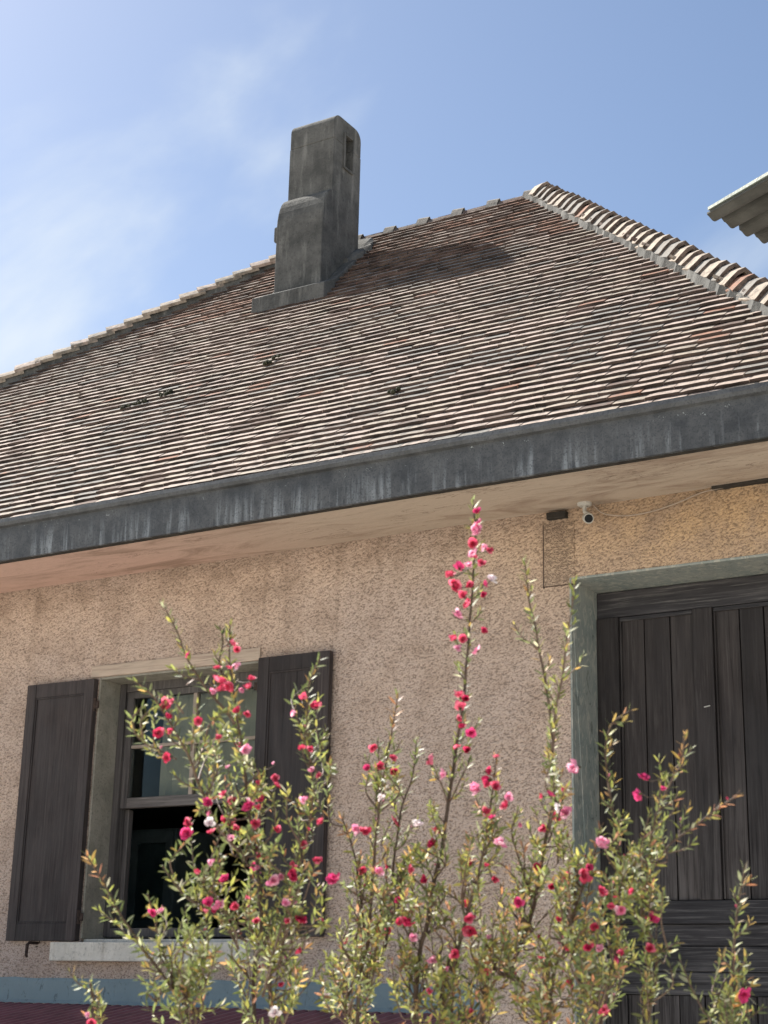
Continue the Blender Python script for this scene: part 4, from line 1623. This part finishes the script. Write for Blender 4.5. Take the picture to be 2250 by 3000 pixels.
fl(1125, 1650, .678, '300,95,R,1 285,52,R,.8 345,145,R,1.1 370,178,R,1.1 462,72,W,1.15 430,92,K,.8 430,138,D,.7 315,230,P,1.1 305,330,R,1.1 338,328,R,.8 430,295,D,.7 405,380,P,1 '
   '330,578,R,1.1 330,628,R,1 315,675,R,.9 375,733,K,1 315,800,R,1 190,848,R,1 42,845,R,1.1 40,905,D,1 485,840,R,.7 440,900,D,1 455,938,D,1.3 478,968,R,.9 405,980,P,1.1 530,1015,P,.9 '
   '530,1045,R,1.1 435,1080,R,1.1 585,1130,P,.7 838,882,P,1.2 685,1008,R,.7 775,978,R,.6 755,1055,W,.9 780,1080,P,1 740,1105,R,1 690,1145,R,.9 45,1122,R,1.1 145,1132,W,1 222,1162,R,1 '
   '212,1215,D,1.1 495,1215,P,1 440,1310,R,.7 380,1290,D,.9 478,1370,R,.7 370,1475,R,.9 580,1470,K,.8 785,1360,K,1.1 855,1350,R,1.2 940,1428,R,1.15 1012,1378,R,1.4 1075,1420,R,.9 '
   '928,1215,P,1.25 1122,930,K,1.1 1105,997,K,1.1 1160,1540,K,1 1150,1665,R,.9 90,1565,D,1.4 25,1592,R,.9 372,1592,R,1 210,1725,P,.9 275,1755,P,.7 810,1808,R,1.1 378,1942,R,.8 '
   '952,1950,R,1.3 935,1670,P,.8 885,1668,D,.9 797,1660,R,.8 1555,1872,K,1 1157,1482,W,.6 660,1310,D,.7 20,1310,R,.7')
fl(1100, 1200, .693, '430,433,K,.9 437,508,P,1.05 410,570,R,1.3 462,585,P,.8 482,600,R,.8 422,615,P,1 355,672,K,1 450,650,R,.9 318,705,R,.9 330,745,R,.9')

cand = [q for q in nodes if 0 < q[1] < 2250 and 1500 < q[2] < 2950]
for x0_, x1_, y0_, y1_, cnt in ((430, 1000, 1850, 2750, 34), (1300, 1470, 1480, 2300, 10), (1050, 1700, 2200, 2900, 16), (1700, 1960, 2300, 2900, 8)):
    sub_ = [q for q in cand if x0_ < q[1] < x1_ and y0_ < q[2] < y1_]
    for q in rnd.sample(sub_, min(cnt, len(sub_))):
        FL.append((q[1] + rnd.uniform(-12, 12), q[2] + rnd.uniform(-12, 12), rnd.choice('RRRRKPPD'), rnd.uniform(.6, .95)))
FC = dict(R=[(.66, .085, .165), (.56, .045, .11), (.74, .18, .27)], D=[(.44, .02, .07), (.54, .03, .11)], K=[(.74, .09, .27), (.68, .06, .21)],
          P=[(.85, .36, .52), (.88, .52, .64), (.82, .26, .44)], W=[(.90, .84, .84), (.88, .76, .80)])


def flower_mesh(kind, seed):
    r = random.Random(seed)
    b_ = MB()
    c0 = r.choice(FC[kind])

    def petal(phi, tilt, L, W, c, off):
        d = Vector((cos(phi), sin(phi), 0))
        s = Vector((-sin(phi), cos(phi), 0))
        vs = []
        wob = r.uniform(-1, 1)
        for j in range(4):
            t = j / 3
            el = tilt + .35 * t
            rr = off + L * t * cos(el) * (1 + .12 * wob)
            zz = L * t * sin(el) - .10 * L * t * t
            hw = W * (.35, .95, 1.0, .45)[j] * .5
            for k in (-1, 0, 1):
                vs.append(d * rr + s * hw * k + Vector((0, 0, zz + .12 * W * abs(k) + r.uniform(-.07, .07) * L)))
        fs = []
        for j in range(3):
            for k in range(2):
                a = j * 3 + k
                fs.append((a, a + 1, a + 4, a + 3))
        kk = r.uniform(.8, 1.15)
        b_.add(vs, fs, 0, tuple(min(1, x * kk) for x in c))
    for i in range(6):
        petal(i * 2 * pi / 6 + r.uniform(-.35, .35), r.uniform(-.15, .55), r.uniform(.40, .58), r.uniform(.36, .54), r.choice(FC[kind]), .05)
    for i in range(6):
        petal(i * 2 * pi / 6 + .5 + r.uniform(-.3, .3), r.uniform(.5, .9), .38, .34, r.choice(FC[kind]), .04)
    for i in range(5):
        petal(i * 2 * pi / 5 + r.uniform(-.4, .4), r.uniform(1.0, 1.4), .28, .22, r.choice(FC[kind]), .03)
    return b_.mesh('flower', M['petal'], shift=False, attr='tintc')


def centre_mesh(kind):
    b_ = MB()
    ico = bmesh.new()
    bmesh.ops.create_icosphere(ico, subdivisions=1, radius=.11)
    vs = [v.co + Vector((0, 0, .07)) for v in ico.verts]
    fs = [tuple(v.index for v in f_.verts) for f_ in ico.faces]
    ico.free()
    c = (.10, .008, .02) if kind in 'RDK' else (.45, .10, .16)
    b_.add(vs, fs, 0, c)
    b_.tube([Vector((0, 0, .02)), Vector((0, 0, -.10)), Vector((0, 0, -.16))], [.12, .10, .03], 6, 0, (.10, .07, .03))
    return b_.mesh('flower_centre', M['petal'], shift=False, attr='tintc')


FM = {k: [flower_mesh(k, i * 7 + ord(k)) for i in range(4)] for k in FC}
CM = {k: centre_mesh(k) for k in FC}
ped = MB()
nf = 0
for px, py, kind, z in FL:
    best = min(nodes, key=lambda q: (q[1] - px) ** 2 + (q[2] - py) ** 2)
    gap = math.hypot(best[1] - px, best[2] - py)
    dist = (best[0] - CAM).dot(FWD)
    p = at(px, py, dist - rnd.uniform(.03, .07))
    tocam = (CAM - p).normalized()
    ax = (tocam * rnd.uniform(.25, .9) + Vector((rnd.gauss(0, .45), rnd.gauss(0, .35), rnd.uniform(-.1, .9)))).normalized()
    if gap > 6:
        q0 = best[0]
        ped.tube([p - ax * .002 - OFF, p.lerp(q0, .5) + Vector((0, 0, -.003)) - OFF, q0 - OFF], [.0006, .0006, .0008], 4, cap=False)
    sz = .0164 * z * rnd.uniform(.72, 1.15)
    mrot = ax.to_track_quat('Z', 'Y').to_matrix() @ Matrix.Rotation(rnd.random() * 6, 3, 'Z')
    m = (mrot @ Matrix.Diagonal((sz * rnd.uniform(.75, 1.1), sz * rnd.uniform(.75, 1.1), sz * rnd.uniform(.8, 1.5)))).to_4x4()
    m.translation = p
    f_o = link('flower', FM[kind][rnd.randrange(4)], shrub, m)
    link('flower_centre', CM[kind], f_o)
    nf += 1
BM = []
for c in ((.45, .05, .12), (.30, .12, .09), (.60, .22, .32)):
    mb = MB()
    mb.tube([Vector((0, 0, -.6)), Vector((0, 0, -.3)), Vector((0, 0, .1)), Vector((0, 0, .6)), Vector((0, 0, .95))], [.12, .38, .45, .34, .06], 6, 0, c)
    BM.append(mb.mesh('flower_bud', M['petal'], shift=False, attr='tintc'))
cand = [q for q in nodes if 0 < q[1] < 2250 and 1480 < q[2] < 2950]
for q in rnd.sample(cand, 110):
    ax = Vector((rnd.gauss(0, .5), rnd.gauss(0, .5), rnd.uniform(.1, 1))).normalized()
    p = q[0] + ax * .005
    m = (ax.to_track_quat('Z', 'Y').to_matrix() * rnd.uniform(.0022, .0040)).to_4x4()
    m.translation = p
    link('flower_bud', rnd.choice(BM), shrub, m)
    ped.tube([p - OFF, q[0] - OFF], [.0005, .0007], 4, cap=False)
pd = obj('flower_stalks', ped, M['bark'], shrub, smooth=True, kind='stuff')
# one withered orange leaf caught low on the right
mb = MB()
pw = at(2168, 2938, 1.88)
leaf_geo(Vector((0, 0, 0)), Vector((0, 1, 0)), Vector((0, 0, 1)), 1.0, mb, (.45, .15, .04), .30)
me = mb.mesh('withered_leaf', M['leaf'], shift=False, attr='tintc')
m = (Matrix((RGT * .026, (RGT * .7 + UP_ * .7 - FWD * .2).normalized() * .026, -FWD * .026)).transposed()).to_4x4()
m.translation = pw - (RGT * .7 + UP_ * .7) * .013
link('withered_leaf', me, shrub, m)
